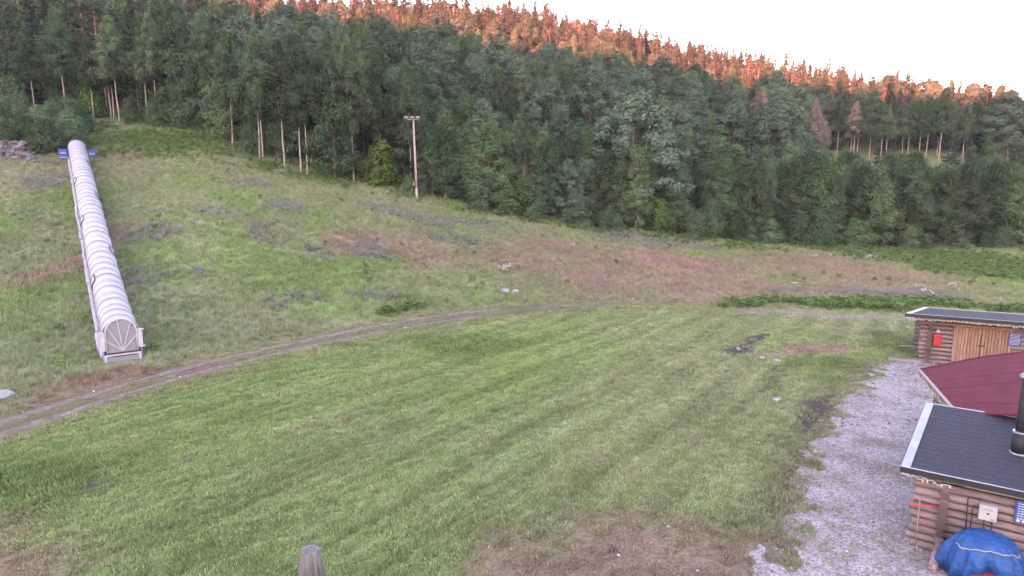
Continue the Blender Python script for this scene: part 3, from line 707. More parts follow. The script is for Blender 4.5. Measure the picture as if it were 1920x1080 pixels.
EDGE = np.array([at_d(*p)[:2] for p in [(-500,225,88),(0,228,88),(200,236,87),(330,240,86),(395,250,82),(420,275,77),(500,302,75),(577,330,74),(700,355,72.5),(790,372,72),(900,397,72),(1000,412,72.5),(1110,432,73),(1250,446,74),(1400,457,75),(1560,466,76.5),(1700,472,78),(1800,470,80),(1900,468,82),(2200,468,86),(2600,468,90)]])
def beyond(x, y): return y-np.interp(x, EDGE[:, 0], EDGE[:, 1])     # metres behind the forest edge
trees = []     # x, y, kind, height
grid = {}
def can(x, y, r):
    i, j = int(x//4), int(y//4)
    for a in range(i-2, i+3):
        for b_ in range(j-2, j+3):
            for q in grid.get((a, b_), ()):
                if (q[0]-x)**2+(q[1]-y)**2 < (.5*(q[2]+r))**2: return False
    return True
def put(x, y, kind, h, r=2.5, tag=None, force=False):
    if not force and not can(x, y, r): return False
    grid.setdefault((int(x//4), int(y//4)), []).append((x, y, r)); trees.append([x, y, kind, h, tag]); return True
# trees one can pick out in the photograph, by the foot of their trunk
def px_tree(px, py, d, kind, top, tag):
    p = at_d(px, py, d); x, y = p[0], p[1]; z = hz(x, y); r = ray(px, top); t = y/r[1]; h = H+r[2]*t-z
    put(x, y, kind, max(2.0, h), 1.6, tag, True)
for a in [(437,282,76,'birch',55,0),(487,300,74.5,'birch',62,0),(494,300,74.7,'birch',50,0),(534,318,74,'birch',72,0),(565,330,73.4,'birch',58,0),(577,331,73.2,'birch',80,0),(664,345,73.5,'birch',78,0),(632,340,73.5,'young',130,0),
          (712,352,73.5,'bright',262,0),(736,352,74.5,'bright',288,0),(835,380,72.5,'young',235,0),
          (178,213,90,'bright',140,0),(208,215,90,'birch',62,0),(214,216,90,'birch',40,0),(275,215,89,'birch',40,0),(312,205,92,'birch',92,0),(327,205,92,'birch',70,0),(343,205,91,'birch',60,0),(360,206,92,'birch',95,0),(302,208,93,'bright',95,0),
          (1240,440,74.5,'bright',375,0),(1108,428,73.5,'young',330,0),(1190,440,80,'broadleaf',170,0),
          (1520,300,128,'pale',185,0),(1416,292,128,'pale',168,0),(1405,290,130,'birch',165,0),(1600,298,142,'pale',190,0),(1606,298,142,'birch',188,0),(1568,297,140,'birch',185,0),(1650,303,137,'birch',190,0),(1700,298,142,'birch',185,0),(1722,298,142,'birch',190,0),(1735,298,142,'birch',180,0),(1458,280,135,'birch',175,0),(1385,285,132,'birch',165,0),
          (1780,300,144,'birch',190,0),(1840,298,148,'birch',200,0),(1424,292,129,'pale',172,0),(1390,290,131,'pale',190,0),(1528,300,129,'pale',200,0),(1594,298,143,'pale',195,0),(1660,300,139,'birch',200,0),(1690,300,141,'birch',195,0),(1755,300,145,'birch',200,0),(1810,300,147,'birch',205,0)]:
    px_tree(*a)
rt = np.random.RandomState(21)
# front rows, planted along the edge
def along_edge(off0, off1, n, fn):
    for _ in range(n):
        px = rt.rand()*2300-190; x = None
        # position along edge, by sideways angle so that the rows fill the view evenly
        yy = 80*K
        for it in range(4):
            x = (px-960)/F*(yy*CP+2); yy = np.interp(x, EDGE[:, 0], EDGE[:, 1])
        y = yy+off0+(off1-off0)*rt.rand(); x = x*(y/yy)
        fn(px, x, y)
def front(px, x, y):
    u = rt.rand()
    if px < 400: put(x, y, 'bush' if u < .35 else ('young' if u < .55 else ('spruce' if u < .7 else 'birch')), {True: 4+3*rt.rand(), False: 11+8*rt.rand()}[u < .35], 2.6)
    elif px < 800: put(x, y, 'birch' if u < .5 else ('young' if u < .8 else 'bush'), (14+4*rt.rand()) if u < .5 else (9+5*rt.rand() if u < .8 else 5), 2.7)
    elif px < 1330: put(x, y, 'young' if u < .70 else ('broadleaf' if u < .8 else 'bush'), 7.5+3.5*rt.rand() if u < .7 else (6.5+2*rt.rand() if u < .8 else 4+2*rt.rand()), 2.1)
    else: put(x, y, 'young' if u < .84 else ('spruce' if u < .90 else 'birch'), 8.8+3.6*rt.rand(), 2.1)
along_edge(.8, 4.5, 620, front)
# low leafy fringe hiding the forest floor
def fringe(px, x, y):
    if 400 < px < 640 and rt.rand() < .6: return
    put(x, y, 'bush', 1.8+2.2*rt.rand(), 1.5)
along_edge(-.6, 2.2, 330, fringe)
def second(px, x, y):
    u = rt.rand()
    if px < 400: put(x, y, 'spruce' if u < .45 else ('pine' if u < .6 else ('birch' if u < .85 else 'young')), 15+6*rt.rand(), 3.2)
    elif px < 800: put(x, y, 'birch' if u < .55 else 'broadleaf', 13+4*rt.rand() if u < .55 else 12+4*rt.rand(), 3.2)
    elif px < 1330: put(x, y, 'broadleaf' if u < .30 else ('young' if u < .75 else 'birch'), 8.5+4*rt.rand(), 4.2 if u < .30 else 2.7)
    else: put(x, y, 'young' if u < .85 else 'birch', 9.2+2.6*rt.rand(), 2.4)
along_edge(4.5, 20, 1500, second)
# the wooded hillside
for _ in range(16000):
    y = 86+ (275-86)*rt.rand()**.85; px = rt.rand()*2400-240; x = (px-960)/F*y
    b_ = beyond(x, y)
    if b_ < 16: continue
    if px > 1330 and 20 < b_ and y < 139*K*(1 if px > 1480 else .96) and not (px < 1480 and rt.rand() < .25): continue      # pasture behind the young wood
    u = rt.rand(); hi = y/K
    if px < 430: kind, h = ('spruce', 16+6*rt.rand()) if u < .55 else (('pine', 17+4*rt.rand()) if u < .8 else ('birch', 15+4*rt.rand()))
    elif hi < 140: kind, h = ('broadleaf', 13+5*rt.rand()) if u < .80 else (('birch', 14+4*rt.rand()) if u < .93 else ('spruce', 12+5*rt.rand()))
    elif hi < 165: kind, h = ('broadleaf', 13+5*rt.rand()) if u < .55 else (('birch', 14+4*rt.rand()) if u < .75 else ('spruce', 13+6*rt.rand()))
    else: kind, h = ('spruce', 14+8*rt.rand()**1.5) if u < .66 else (('pine', 14+4*rt.rand()) if u < .88 else ('birch', 13+4*rt.rand()))
    put(x, y, kind, h, 6.4 if kind in ('broadleaf',) else 3.3)
for _ in range(70):
    px = 1400+560*rt.rand(); y = (104+32*rt.rand())*K; put((px-960)/F*y, y, 'bush', 2.0+2.5*rt.rand(), 2.5)
# shrubs on the bank above the rock pile, and weeds' tall neighbours
for _ in range(260):
    px = -180+330*rt.rand(); py = 190+78*rt.rand()
    if py > 270-(px > 100)*14: continue
    p = at_d(px, py, 69+ (270-py)*.20); put(p[0], p[1], 'bush', 2.2+2.2*rt.rand(), 1.5, 'bank')
X_ = np.array([t[0] for t in trees]); Y_ = np.array([t[1] for t in trees]); Z_ = height(X_, Y_)
U_, V_ = proj(X_, Y_, Z_); HH = np.array([t[3] for t in trees]); U2, V2 = proj(X_, Y_, Z_+HH)
# which crowns the view actually reaches: march a coarse depth buffer from the front
order = np.argsort(Y_); buf = np.full(240, 1e9); vis = np.zeros(len(trees))
for i in order:
    if not (-60 < U_[i] < 1980): continue
    c0 = int(np.clip(U_[i]/8, 0, 239)); wd = max(1, int((V_[i]-V2[i])*.16/8)); sl_ = slice(max(0, c0-wd), min(240, c0+wd+1))
    seen = np.clip(np.minimum(buf[sl_], V_[i])-max(V2[i], 0), 0, None); vis[i] = seen.mean()*(2*wd+1)*8
    buf[sl_] = np.minimum(buf[sl_], V2[i]+.25*(V_[i]-V2[i])*rt.rand())
tagged = np.array([t[4] is not None for t in trees]); score = vis + 1e6*np.array([t[4] == 0 for t in trees])
rank = np.argsort(-score); single = set(rank[:300].tolist())
KN = {'birch': ('birch_tree', 'slender pale-trunked birch'), 'broadleaf': ('broadleaf_tree', 'full rounded leafy tree'), 'young': ('young_tree', 'narrow young leafy tree'),
      'spruce': ('spruce_tree', 'dark pointed spruce'), 'pine': ('pine_tree', 'bare-stemmed pine'), 'bush': ('shrub', 'low leafy shrub'), 'bright': ('leafy_sapling', 'bright green leafy sapling'), 'pale': ('pale_birch_tree', 'thin pinkish-brown birch')}
ORD = ['', 'second', 'third', 'fourth', 'fifth', 'sixth', 'seventh', 'eighth', 'ninth', 'tenth', 'eleventh', 'twelfth', 'thirteenth', 'fourteenth', 'fifteenth', 'sixteenth', 'seventeenth', 'eighteenth', 'nineteenth', 'twentieth']
COLS = [(140, 'left of the white tunnel'), (400, 'above the grassy bank'), (610, 'left of the pole'), (790, 'beside the pole'), (1000, 'right of the pole'), (1200, 'above the reddish meadow'), (1400, 'right of the hill centre'), (1650, 'above the far field corner'), (9999, 'behind the log sheds')]
def where(i):
    b_ = Y_[i]-np.interp(X_[i], EDGE[:, 0], EDGE[:, 1]); col = next(s for lim, s in COLS if U_[i] < lim)
    row = 'on the bank' if trees[i][4] == 'bank' else ('at the forest edge' if b_ < 5 else ('in the second rank' if b_ < 16 else ('on the lower hillside' if Y_[i] < 140*K else 'on the upper hillside')))
    return row, col
bins = {}
for i in sorted(single, key=lambda q: U_[q]): bins.setdefault((trees[i][2],) + where(i), []).append(i)
rr = np.random.RandomState(9)
for key, lst in bins.items():
    kind, row, col = key; nm, desc = KN[kind]
    for j, i in enumerate(lst):
        v = rr.randint(len(TREES[kind])); tm, cm, jm, h0 = TREES[kind][v]; s = trees[i][3]/h0
        lab = '%s %s %s' % (desc, row, col)
        if len(lst) > 1: lab += ', %s from left' % (('leftmost' if j == 0 else ORD[min(j, 19)]) if j < len(lst) else '') if j else ', leftmost'
        e = empty(nm, (X_[i], Y_[i], Z_[i]-.05), rr.rand()*6.283, label=lab, category='shrub' if kind == 'bush' else 'tree', group='%ss %s' % (nm.replace('_', ' '), row))
        e.scale = (s*(.9+.2*rr.rand()),)*2 + (s,)
        inst('trunk', tm, e); inst('crown', cm, e)
rest = np.array([i for i in range(len(trees)) if i not in single]); kinds = list(TREES); protos = [(k, v) for k in kinds for v in range(len(TREES[k]))]
fc = proto_collection('forest_tree', [TREES[k][v][2] for k, v in protos])
idx = []; scl = []
for i in rest:
    k = trees[i][2]; v = rr.randint(len(TREES[k])); idx.append(protos.index((k, v))); scl.append(trees[i][3]/TREES[k][v][3])
P = np.stack([X_[rest], Y_[rest], Z_[rest]-.05], 1)
scatter('forest', P, np.array(scl), np.array(idx), None, fc, label='dense mixed forest covering the hillside up to the skyline', category='forest')
print('trees', len(trees), len(single))

# ------------------------------------------------------------------ conveyor-lift tunnel
TL = float(np.linalg.norm((TUN1-TUN0)[:2])); TR = .86; SIDE = 1.22; FOOT = .42
T_ax = Vector((tl[0], tl[1], 0)); T_sd = Vector((tl[1], -tl[0], 0))       # uphill, and to the right when looking uphill
NP = 44
sx_ = np.linspace(0, TL, NP+1); bz = height(TUN0[0]+tl[0]*sx_, TUN0[1]+tl[1]*sx_)
for _ in range(3): bz[1:-1] = (bz[:-2]+2*bz[1:-1]+bz[2:])/4
tun = empty('lift_tunnel', (TUN0[0], TUN0[1], bz[0]), label='long white arched conveyor lift tunnel climbing the grassy slope', category='lift tunnel')
def base_at(s): return Vector((0, 0, float(np.interp(s, sx_, bz))-bz[0]))
def arch(s, a, off=0.0):
    """a from -1 (left foot) to 1 (right foot)"""
    r = TR+off; arc = math.pi*r; tot = arc+2*SIDE; q = (a+1)/2*tot
    if q < SIDE: p = (-r, q)
    elif q > tot-SIDE: p = (r, tot-q)
    else: t = (q-SIDE)/r; p = (-r*math.cos(t), SIDE+r*math.sin(t))
    return T_ax*s + T_sd*p[0] + Vector((0, 0, FOOT*.55+p[1])) + base_at(s)
def arch_patch(s0, s1, a0, a1, off, na=14, th=.0):
    mb = MB(); vs_ = []
    for s in (s0, s1):
        for i in range(na+1): vs_.append(arch(s, a0+(a1-a0)*i/na, off))
    return mb.add(vs_, [(i, i+1, na+2+i, na+1+i) for i in range(na)], True)
for i in range(NP):
    sg = .006*math.sin(i*2.3)
    mb = arch_patch(sx_[i]+.01, sx_[i+1]+.04, -1, 1, .012*((i % 2)*2-1)*.5+sg, 20); o = mb.build('panel', M['tube'], tun)
    so_ = o.modifiers.new('t', 'SOLIDIFY'); so_.thickness = .012
for i in range(0, NP+1, 2):
    mb = MB(); mb.tube([arch(sx_[i], -1+2*k/22, .028) for k in range(23)], .016 if i % 4 else .026, 5); mb.build('rib', M['tube_rib'], tun)
for i in range(NP):
    for sd_, a in ((-1, -1), (1, 1)):
        p0 = arch(sx_[i], a, .03); p1 = arch(sx_[i+1], a, .03); p0 = p0+Vector((0, 0, -.10)); p1 = p1+Vector((0, 0, -.10))
        mb = MB(); mb.bar(p0, p1, .05, .42); mb.build('base_strip', M['dark_gap'] if sd_ > 0 else M['tube_rib'], tun)  # right-hand strip is coloured dark as a shadow line along the tunnel foot
rk = random.Random(4); s = .8
while s < TL-1.0:
    ln = 1.2+1.6*rk.random(); e = min(s+ln, TL-.4); off = .08+.08*rk.random(); mb = MB()
    p = [T_ax*q - T_sd*(TR+off) + base_at(q) + Vector((0, 0, .10)) for q in (s, e)]
    mb.bar(p[0], p[1], .15+.06*rk.random(), .22+.1*rk.random()); mb.build('skirt_block', M['tube'], tun, bevel=.04); s = e+.05+.3*rk.random()*(rk.random() < .5)
for s, a0, a1 in ((9.4, -.56, -.30), (23.5, -.56, -.30), (36, -.56, -.30), (15.2, .26, .52), (30.5, .26, .52), (43, .26, .52)):
    w_ = arch_patch(s, s+1.25, a0, a1, .045, 6).build('window', M['tube_rib'], tun)
    mb = MB()
    for q in (s, s+1.25): mb.tube([arch(q, a0+(a1-a0)*k/6, .055) for k in range(7)], .022, 4)
    for a in (a0, a1): mb.tube([arch(s, a, .055), arch(s+1.25, a, .055)], .022, 4)
    mb.build('window_frame', M['dark_gap'], w_)
# front portal
def fp(x, z, s=-.03): return T_ax*s + T_sd*x + Vector((0, 0, z))
DR = .72; DS = FOOT+1.16
gate = MB(); nseg = 20
arcp = [(-DR*math.cos(math.pi*k/nseg), DS+DR*math.sin(math.pi*k/nseg)*1.02) for k in range(nseg+1)]
outl = [(-DR, FOOT)] + arcp + [(DR, FOOT)]
g_ = MB(); g_.add([fp(x, z, -.02) for x, z in outl]+[fp(x, z, .03) for x, z in outl], [tuple(range(len(outl)))[::-1], tuple(range(len(outl), 2*len(outl)))])
gate = g_.build('gate_panel', M['pane'], tun)
fr = MB(); fr.tube([fp(x, z, -.05) for x, z in outl], .052, 6); fr.build('gate_frame', M['tube_frame'], tun)
hub = (.02, FOOT+.12)
for ang in (140, 115, 95, 74, 50):
    dx, dz = math.cos(R(ang)), math.sin(R(ang)); t = .1
    while t < 2.4:
        x, z = hub[0]+dx*t, hub[1]+dz*t
        if abs(x) > DR-.02 or (z > DS and x*x+((z-DS)/1.02)**2 > (DR-.02)**2): break
        t += .02
    mb = MB(); mb.bar(fp(*hub, -.06), fp(hub[0]+dx*t, hub[1]+dz*t, -.06), .045, .05, up=tuple(T_ax)); mb.build('spoke', M['tube_frame'], tun)
mb = MB(); mb.bar(fp(-.84, FOOT+.02, -.09), fp(.84, FOOT+.02, -.09), .12, .07); mb.build('threshold', M['dark_gap'], tun)
for sg in (-1, 1):
    mb = MB(); mb.box((0, 0, 0), (.22, .22, 1.05), Matrix.Translation(fp(sg*.88, FOOT+.72, .02)) @ Matrix.Rotation(math.atan2(T_sd.y, T_sd.x), 4, 'Z')); o = mb.build('side_post', M['tube_frame'], tun, bevel=.03)
    for zz in (.25, 1.2):
        mb = MB(); mb.bar(fp(sg*.9, FOOT+zz, -.08), fp(sg*1.08, FOOT+zz+.03, -.10), .09, .06); mb.build('bracket', M['tube_frame'], o)
mb = MB()
for x in (-.80, .80): mb.bar(fp(x, -.12, -.14), fp(x, FOOT-.02, -.14), .12, .10)
mb.bar(fp(-.80, FOOT-.05, -.14), fp(.80, FOOT-.05, -.14), .12, .08); mb.build('step_frame', M['tube_frame'], tun)
mb = MB(); mb.bar(fp(-.75, .15, -.08), fp(.75, .15, -.08), .10, .42); st = mb.build('step_board', M['flashing'], tun)
mb = MB(); mb.bar(fp(-.62, .29, -.135), fp(.62, .29, -.135), .02, .05); mb.build('slot', M['dark_gap'], st)
# drive station at the top
top = Vector((TUN0[0], TUN0[1], bz[0])) + T_ax*(TL+.4) + base_at(TL)
ds = empty('drive_station', top, math.atan2(T_sd.y, T_sd.x), label='blue and white drive station at the top of the lift tunnel', category='lift station')
for sg in (-1, 1):
    b_ = MB().box((sg*1.40, .1, .62), (.95, 1.5, 1.15)).build('housing', M['blue_paint'], ds, bevel=.05)
    MB().box((sg*1.45, -.68, .72), (.62, .06, .26)).build('panel', M['flashing'], b_); MB().box((sg*1.42, -.70, .20), (.80, .05, .10)).build('bumper', M['tube_frame'], b_)
    for yy in (-.5, .7): MB().box((sg*1.45, yy, .05), (.16, .16, .5)).build('leg', M['dark_gap'], ds)
mb = MB(); mb.tube([(-1.05+2.1*k/16, .5, .9+1.72*math.sin(math.pi*k/16)) for k in range(17)], .12, 6); mb.build('hood_arch', M['dark_gap'], ds)
MB().box((0, 1.0, .5), (2.4, .3, 1.0)).build('rear_beam', M['dark_gap'], ds, bevel=.04)

# ------------------------------------------------------------------ rocks
def rock_mesh(name, seed, material):
    rs = np.random.RandomState(seed); bpy_me = bpy.data.meshes.new(name); import bmesh
    bm = bmesh.new(); bmesh.ops.create_icosphere(bm, subdivisions=2, radius=1)
    D = unit(rs.randn(9, 3)); T = .62+.3*rs.rand(9)
    for v in bm.verts:
        c = np.array(v.co)
        for d, t in zip(D, T):
            k = c @ d
            if k > t: c = c-d*(k-t)
        v.co = c*(1+.05*rs.randn())
    bm.to_mesh(bpy_me); bm.free(); bpy_me.materials.append(material); return bpy_me
ROCK = [rock_mesh('rock', 40+i, M['rock']) for i in range(6)]; PALE = [rock_mesh('stone', 60+i, M['pale_stone']) for i in range(3)]
pc = at_d(45, 300, 67); rp = empty('rock_pile', (pc[0], pc[1], hz(pc[0], pc[1])), label='pile of grey boulders under the shrubs left of the tunnel top', category='rocks')
rq = random.Random(8)
for row in range(4):
    for i in range(34):
        px = -75+185*i/33+rq.random()*5; d = 66.2+row*.7
        if px > 62 and row > 0: continue
        q = at_d(px, 300, d); r = (.26+.42*rq.random()**1.6)*(1.0 if px < 62 else .6); z = hz(q[0], q[1])+row*.42*(1 if px < 50 else .3)
        o = inst('rock', ROCK[rq.randrange(6)], rp); o.location = (q[0]-pc[0], q[1]-pc[1], z-rp.location.z+r*.15); o.scale = (r*1.25, r, r*.8); o.rotation_euler = (rq.random()*.6, rq.random()*.6, rq.random()*6.28)
for px, py, r, lab in [(4,748,.45,'pale stone lying at the left edge beside the dirt track'),(948,549,.42,'flat pale stone right beside the track, left one of a pair'),(966,549,.35,'flat pale stone right beside the track, right one of a pair'),(1457,678,.17,'small white stone on the lawn left of the far shed'),(1430,673,.15,'smaller white stone just left of another on the lawn'),(1456,752,.16,'white stone by the muddy patch on the lawn'),(1385,655,.13,'tiny pale stone in the dark rut on the lawn'),(760,616,.12,'tiny pale stone on the dirt track, mid-slope')]:
    p = ground(px, py); o = inst('stone', PALE[rq.randrange(3)], None, label=lab, category='stone', group='pale stones in the grass'); o.location = (p[0], p[1], p[2]+r*.25); o.scale = (r*1.3, r, r*.6); o.rotation_euler = (0, 0, rq.random()*6)

# ------------------------------------------------------------------ light pole and boundary post
b0 = at_d(782, 375, 70); b0[2] = hz(b0[0], b0[1]); zt = H+ray(775, 222)[2]*b0[1]/ray(775, 222)[1]; hp = zt-b0[2]
lp = empty('light_pole', tuple(b0), 0, label='tall wooden light pole with floodlight crossarm at the forest edge', category='light pole'); lp.rotation_euler = (0, R(-1.3), 0)
MB().tube([(0,0,-.3),(0,0,hp*.5),(0,0,hp)], [.145,.125,.10], 10).build('pole', M['pole_wood'], lp)
MB().tube([(0,0,-.3),(0,0,1.55)], [.165,.155], 10).build('sleeve', M['pipe_cap'], lp)
bx_ = MB().box((-.26,-.06,2.0), (.34,.28,.55)).build('switch_box', M['dark_gap'], lp, bevel=.03); MB().box((-.26,-.21,2.02), (.22,.02,.36)).build('box_lid', M['grey_bark'], bx_)
ca_ = MB().bar((-.75,-.1,hp-.12), (.75,-.1,hp-.12), .10, .10).build('crossarm', M['pole_wood'], lp)
for x in (-.78, -.05, .62):
    f_ = MB().box((x,-.30,hp+.10), (.46,.42,.15), None).build('floodlight', M['flashing'], lp, bevel=.03); MB().box((x,-.5,hp+.06), (.36,.03,.10)).build('lens', M['pane'], f_); MB().bar((x,-.1,hp-.1), (x,-.25,hp+.06), .04, .04).build('bracket', M['dark_gap'], f_)
p = ground(1108, 429); MB().tube([(p[0],p[1],p[2]-.2),(p[0],p[1],p[2]+2.1)], [.09,.075], 7).build('boundary_post', M['pine_bark'], None, label='short reddish wooden post at the foot of the forest', category='post')

# ------------------------------------------------------------------ log sheds
def log_mesh(seed):
    rs = np.random.RandomState(seed); n = 10; k = 7; V = []; Fc = []; mi = []
    for i in range(k):
        x = i/(k-1); r0 = 1+.05*rs.randn()-.08*x; oy, oz = .04*rs.randn(), .03*rs.randn()
        for q in range(n):
            t = 6.283*q/n; r = r0*(1+.025*rs.randn()); V.append((x, oy+r*math.cos(t), oz+r*math.sin(t)))
    for i in range(k-1):
        for q in range(n): Fc.append((i*n+q, (i+1)*n+q, (i+1)*n+(q+1)%n, i*n+(q+1)%n)); mi.append(0)
    Fc.append(tuple(range(n))); Fc.append(tuple((k-1)*n+q for q in range(n))[::-1]); mi += [1, 1]
    me = pyd('log', V, Fc, [M['log'], M['log_end']], mi); me.polygons.foreach_set('use_smooth', [m_ == 0 for m_ in mi]); return me
LOGS = [log_mesh(i) for i in range(6)]
rl = random.Random(14)
def log(parent, p, length, r, axis='x', dz=0):
    o = inst('log', LOGS[rl.randrange(6)], parent); o.location = p; o.scale = (length, r, r*.98)
    o.rotation_euler = (rl.random()*6.28, 0, 0) if axis == 'x' else (0, 0, R(90)); return o
class Frame:
    def __init__(s, o, yaw): s.o = Vector(o); s.c = math.cos(yaw); s.s = math.sin(yaw); s.yaw = yaw
    def loc(s, P): d = Vector(P)-s.o; return Vector((d.x*s.c+d.y*s.s, -d.x*s.s+d.y*s.c, d.z))
    def wor(s, p): return s.o+Vector((p[0]*s.c-p[1]*s.s, p[0]*s.s+p[1]*s.c, p[2]))
    def plane_y(s, px, py, y):
        """point seen at a pixel on the vertical plane y = const of this frame"""
        r = ray(px, py); a = s.loc(CAMP); d = s.loc(CAMP+r)-a; t = (y-a.y)/d.y; return a+d*t
def walls(root, L, D, nlog, r, ext_l, gap=None, ext_f=.30):
    pitch = r*2.08
    for i in range(nlog):
        z = r+i*pitch
        x0 = -ext_l*(.82+.3*rl.random())
        if gap and gap[2] < z < gap[3]:
            log(root, (x0, 0, z), gap[0]-x0, r); log(root, (gap[1], 0, z), L+.4-gap[1], r)
        else: log(root, (x0, 0, z), L+.4-x0, r)
        log(root, (-.3, D, z), L+.7, r)
        if i < nlog-1:
            for xx in (0.0, L): log(root, (xx, -ext_f*(.8+.4*rl.random()), z+pitch/2), D+.6, r*.95, 'y')
    MB().box((L/2 if not gap else gap[0]/2, .01, (r+nlog*pitch)/2), ((L if not gap else gap[0])-.1, .03, nlog*pitch-.1)).build('dark_backing', M['dark_gap'], root)  # dark panel added behind the logs to darken the gaps between them
    return r+nlog*pitch
def lights(name, pts, amp, seed, label):
    rs = np.random.RandomState(seed); root = empty(name, tuple(pts[0]), label=label, category='string lights'); o0 = Vector(pts[0]); w_ = []; mb = MB()
    seg = [Vector(p)-o0 for p in pts]; tot = sum((seg[i+1]-seg[i]).length for i in range(len(seg)-1)); n = int(tot/.07); P = []
    for k in range(n+1):
        d = tot*k/n; i = 0
        while i < len(seg)-2 and d > (seg[i+1]-seg[i]).length: d -= (seg[i+1]-seg[i]).length; i += 1
        q = seg[i].lerp(seg[i+1], min(1, d/(seg[i+1]-seg[i]).length)); P.append(q+Vector((.03*rs.randn(), .03*rs.randn(), -abs(rs.randn())*amp)))
    MB().tube(P, .012, 4, False).build('wire', M['bulb'], root)
    for q in P[::2]: mb.box(q+Vector((0, 0, -.03)), (.035, .035, .06))
    mb.build('bulbs', M['bulb'], root, kind='stuff')
def slab(A, B, C, D_, th):
    """a sheet through four corners with thickness downwards"""
    A, B, C, D_ = map(Vector, (A, B, C, D_)); d = Vector((0, 0, -th)); vs_ = [A, B, C, D_, A+d, B+d, C+d, D_+d]
    return MB().add(vs_, [(0,1,2,3),(7,6,5,4),(0,4,5,1),(1,5,6,2),(2,6,7,3),(3,7,4,0)])
def felt_roof(root, x0, x1, y0, y1, z0, z1, course, fascia, flash=.16, sk=0.0):
    """single-slope felt roof; sk is how far its raked left end runs to the right at the back"""
    def zz(y): return z0+(z1-z0)*(y-y0)/(y1-y0)
    def xx(y): return x0+sk*(y-y0)/(y1-y0)
    deck = slab((x0,y0,z0-.02),(x1,y0,z0-.02),(x1,y1,z1-.02),(x0+sk,y1,z1-.02), .05).build('roof_deck', M['trim'], root)
    n = max(1, int((y1-y0)/course)); mb = MB()
    for i in range(n):
        a = y0+(y1-y0)*i/n; b_ = y0+(y1-y0)*(i+1)/n+.02; lift = .007
        mb.add([(xx(a),a,zz(a)+lift),(x1,a,zz(a)+lift),(x1,b_,zz(b_)+.002),(xx(b_),b_,zz(b_)+.002),(xx(a),a,zz(a)-.012),(x1,a,zz(a)-.012)], [(0,1,2,3),(4,5,1,0)])
    mb.build('roofing_felt', M['felt'], deck)
    slab((x0-.03,y0-.02,z0+.03),(x0+flash,y0-.02,z0+.03),(x0+sk+flash,y1+.02,z1+.03),(x0+sk-.03,y1+.02,z1+.03), .012).build('flashing', M['flashing'], deck)
    slab((x0-.05,y0,z0+.016),(x0-.03,y0,z0+.016),(x0+sk-.03,y1,z1+.016),(x0+sk-.05,y1,z1+.016), .17).build('bargeboard', M['black_trim'], deck)
    MB().box(((x0+x1)/2, y0-.03, z0-fascia/2+.02), (x1-x0+.1, .05, fascia)).build('fascia', M['black_trim'], deck)
    MB().box(((x0+x1)/2, y0-.045, z0+.028), (x1-x0+.1, .05, .012)).build('drip_edge', M['flashing'], deck)
    MB().box(((x0+sk+x1)/2, y1+.03, z1+.012), (x1-x0-sk+.1, .05, .03)).build('ridge_trim', M['flashing'], deck)
    return deck
# --- near shed
c0 = at_z(1758, 1035); fr0 = Frame(c0, R(-34)); near = empty('log_shed', tuple(c0), R(-34), label='nearest log shed with dark felt roof, white flashing and black flue', category='shed')
topz = walls(near, 4.6, 3.2, 9, .100, .72)
A = fr0.loc(at_z(1692, 875, 2.18)); B = fr0.loc(at_z(1738, 757, 2.72))
felt_roof(near, A.x, 5.2, A.y, B.y, 2.18, 2.72, .24, .15, .17, B.x-A.x)
MB().box((2.3, -.03, topz+.06), (5.0, .16, .16)).build('wall_plate', M['trim'], near, bevel=.01)
MB().bar((.35, A.y+.12, 2.02), (5.1, A.y+.12, 2.02), .09, .12).build('eave_beam', M['trim'], near)
for x in (-.35, 1.6, 3.4): MB().bar((x, A.y+.05, 2.09), (x, B.y-.1, 2.60), .08, .08).build('rafter', M['trim'], near)
wA = fr0.wor((A.x-.02, A.y-.07, 2.05)); wB = fr0.wor((A.x+1.0, A.y-.07, 2.02))
lights('string_lights', [wA, wB], .045, 3, 'pale string lights under the front eave of the nearest shed')
def roof_hit(px, py):
    r = ray(px, py); best = None
    for t in np.linspace(8, 30, 900):
        q = fr0.loc(CAMP+r*t/r[1])
        if q.z <= 2.18+(2.72-2.18)*(q.y-A.y)/(B.y-A.y): return q
f0 = roof_hit(1909, 851)
ch = MB().tube([(f0.x, f0.y, f0.z-.1),(f0.x, f0.y, f0.z+2.05)], .125, 16).build('flue_pipe', M['black_metal'], near)
MB().tube([(f0.x, f0.y, f0.z-.1),(f0.x, f0.y, f0.z+.58)], .165, 16).build('flue_sleeve', M['black_metal'], ch)
for z_, r_ in ((.03, .185), (.60, .175)): MB().tube([(f0.x, f0.y, f0.z+z_-.03),(f0.x, f0.y, f0.z+z_+.02)], r_, 16).build('flue_collar', M['pipe_cap'], ch)
mb = MB(); mb.tube([(f0.x, f0.y, f0.z+2.05),(f0.x, f0.y, f0.z+2.10),(f0.x, f0.y, f0.z+2.26)], [.19, .185, .02], 16); mb.build('flue_cap', M['pipe_cap'], ch)
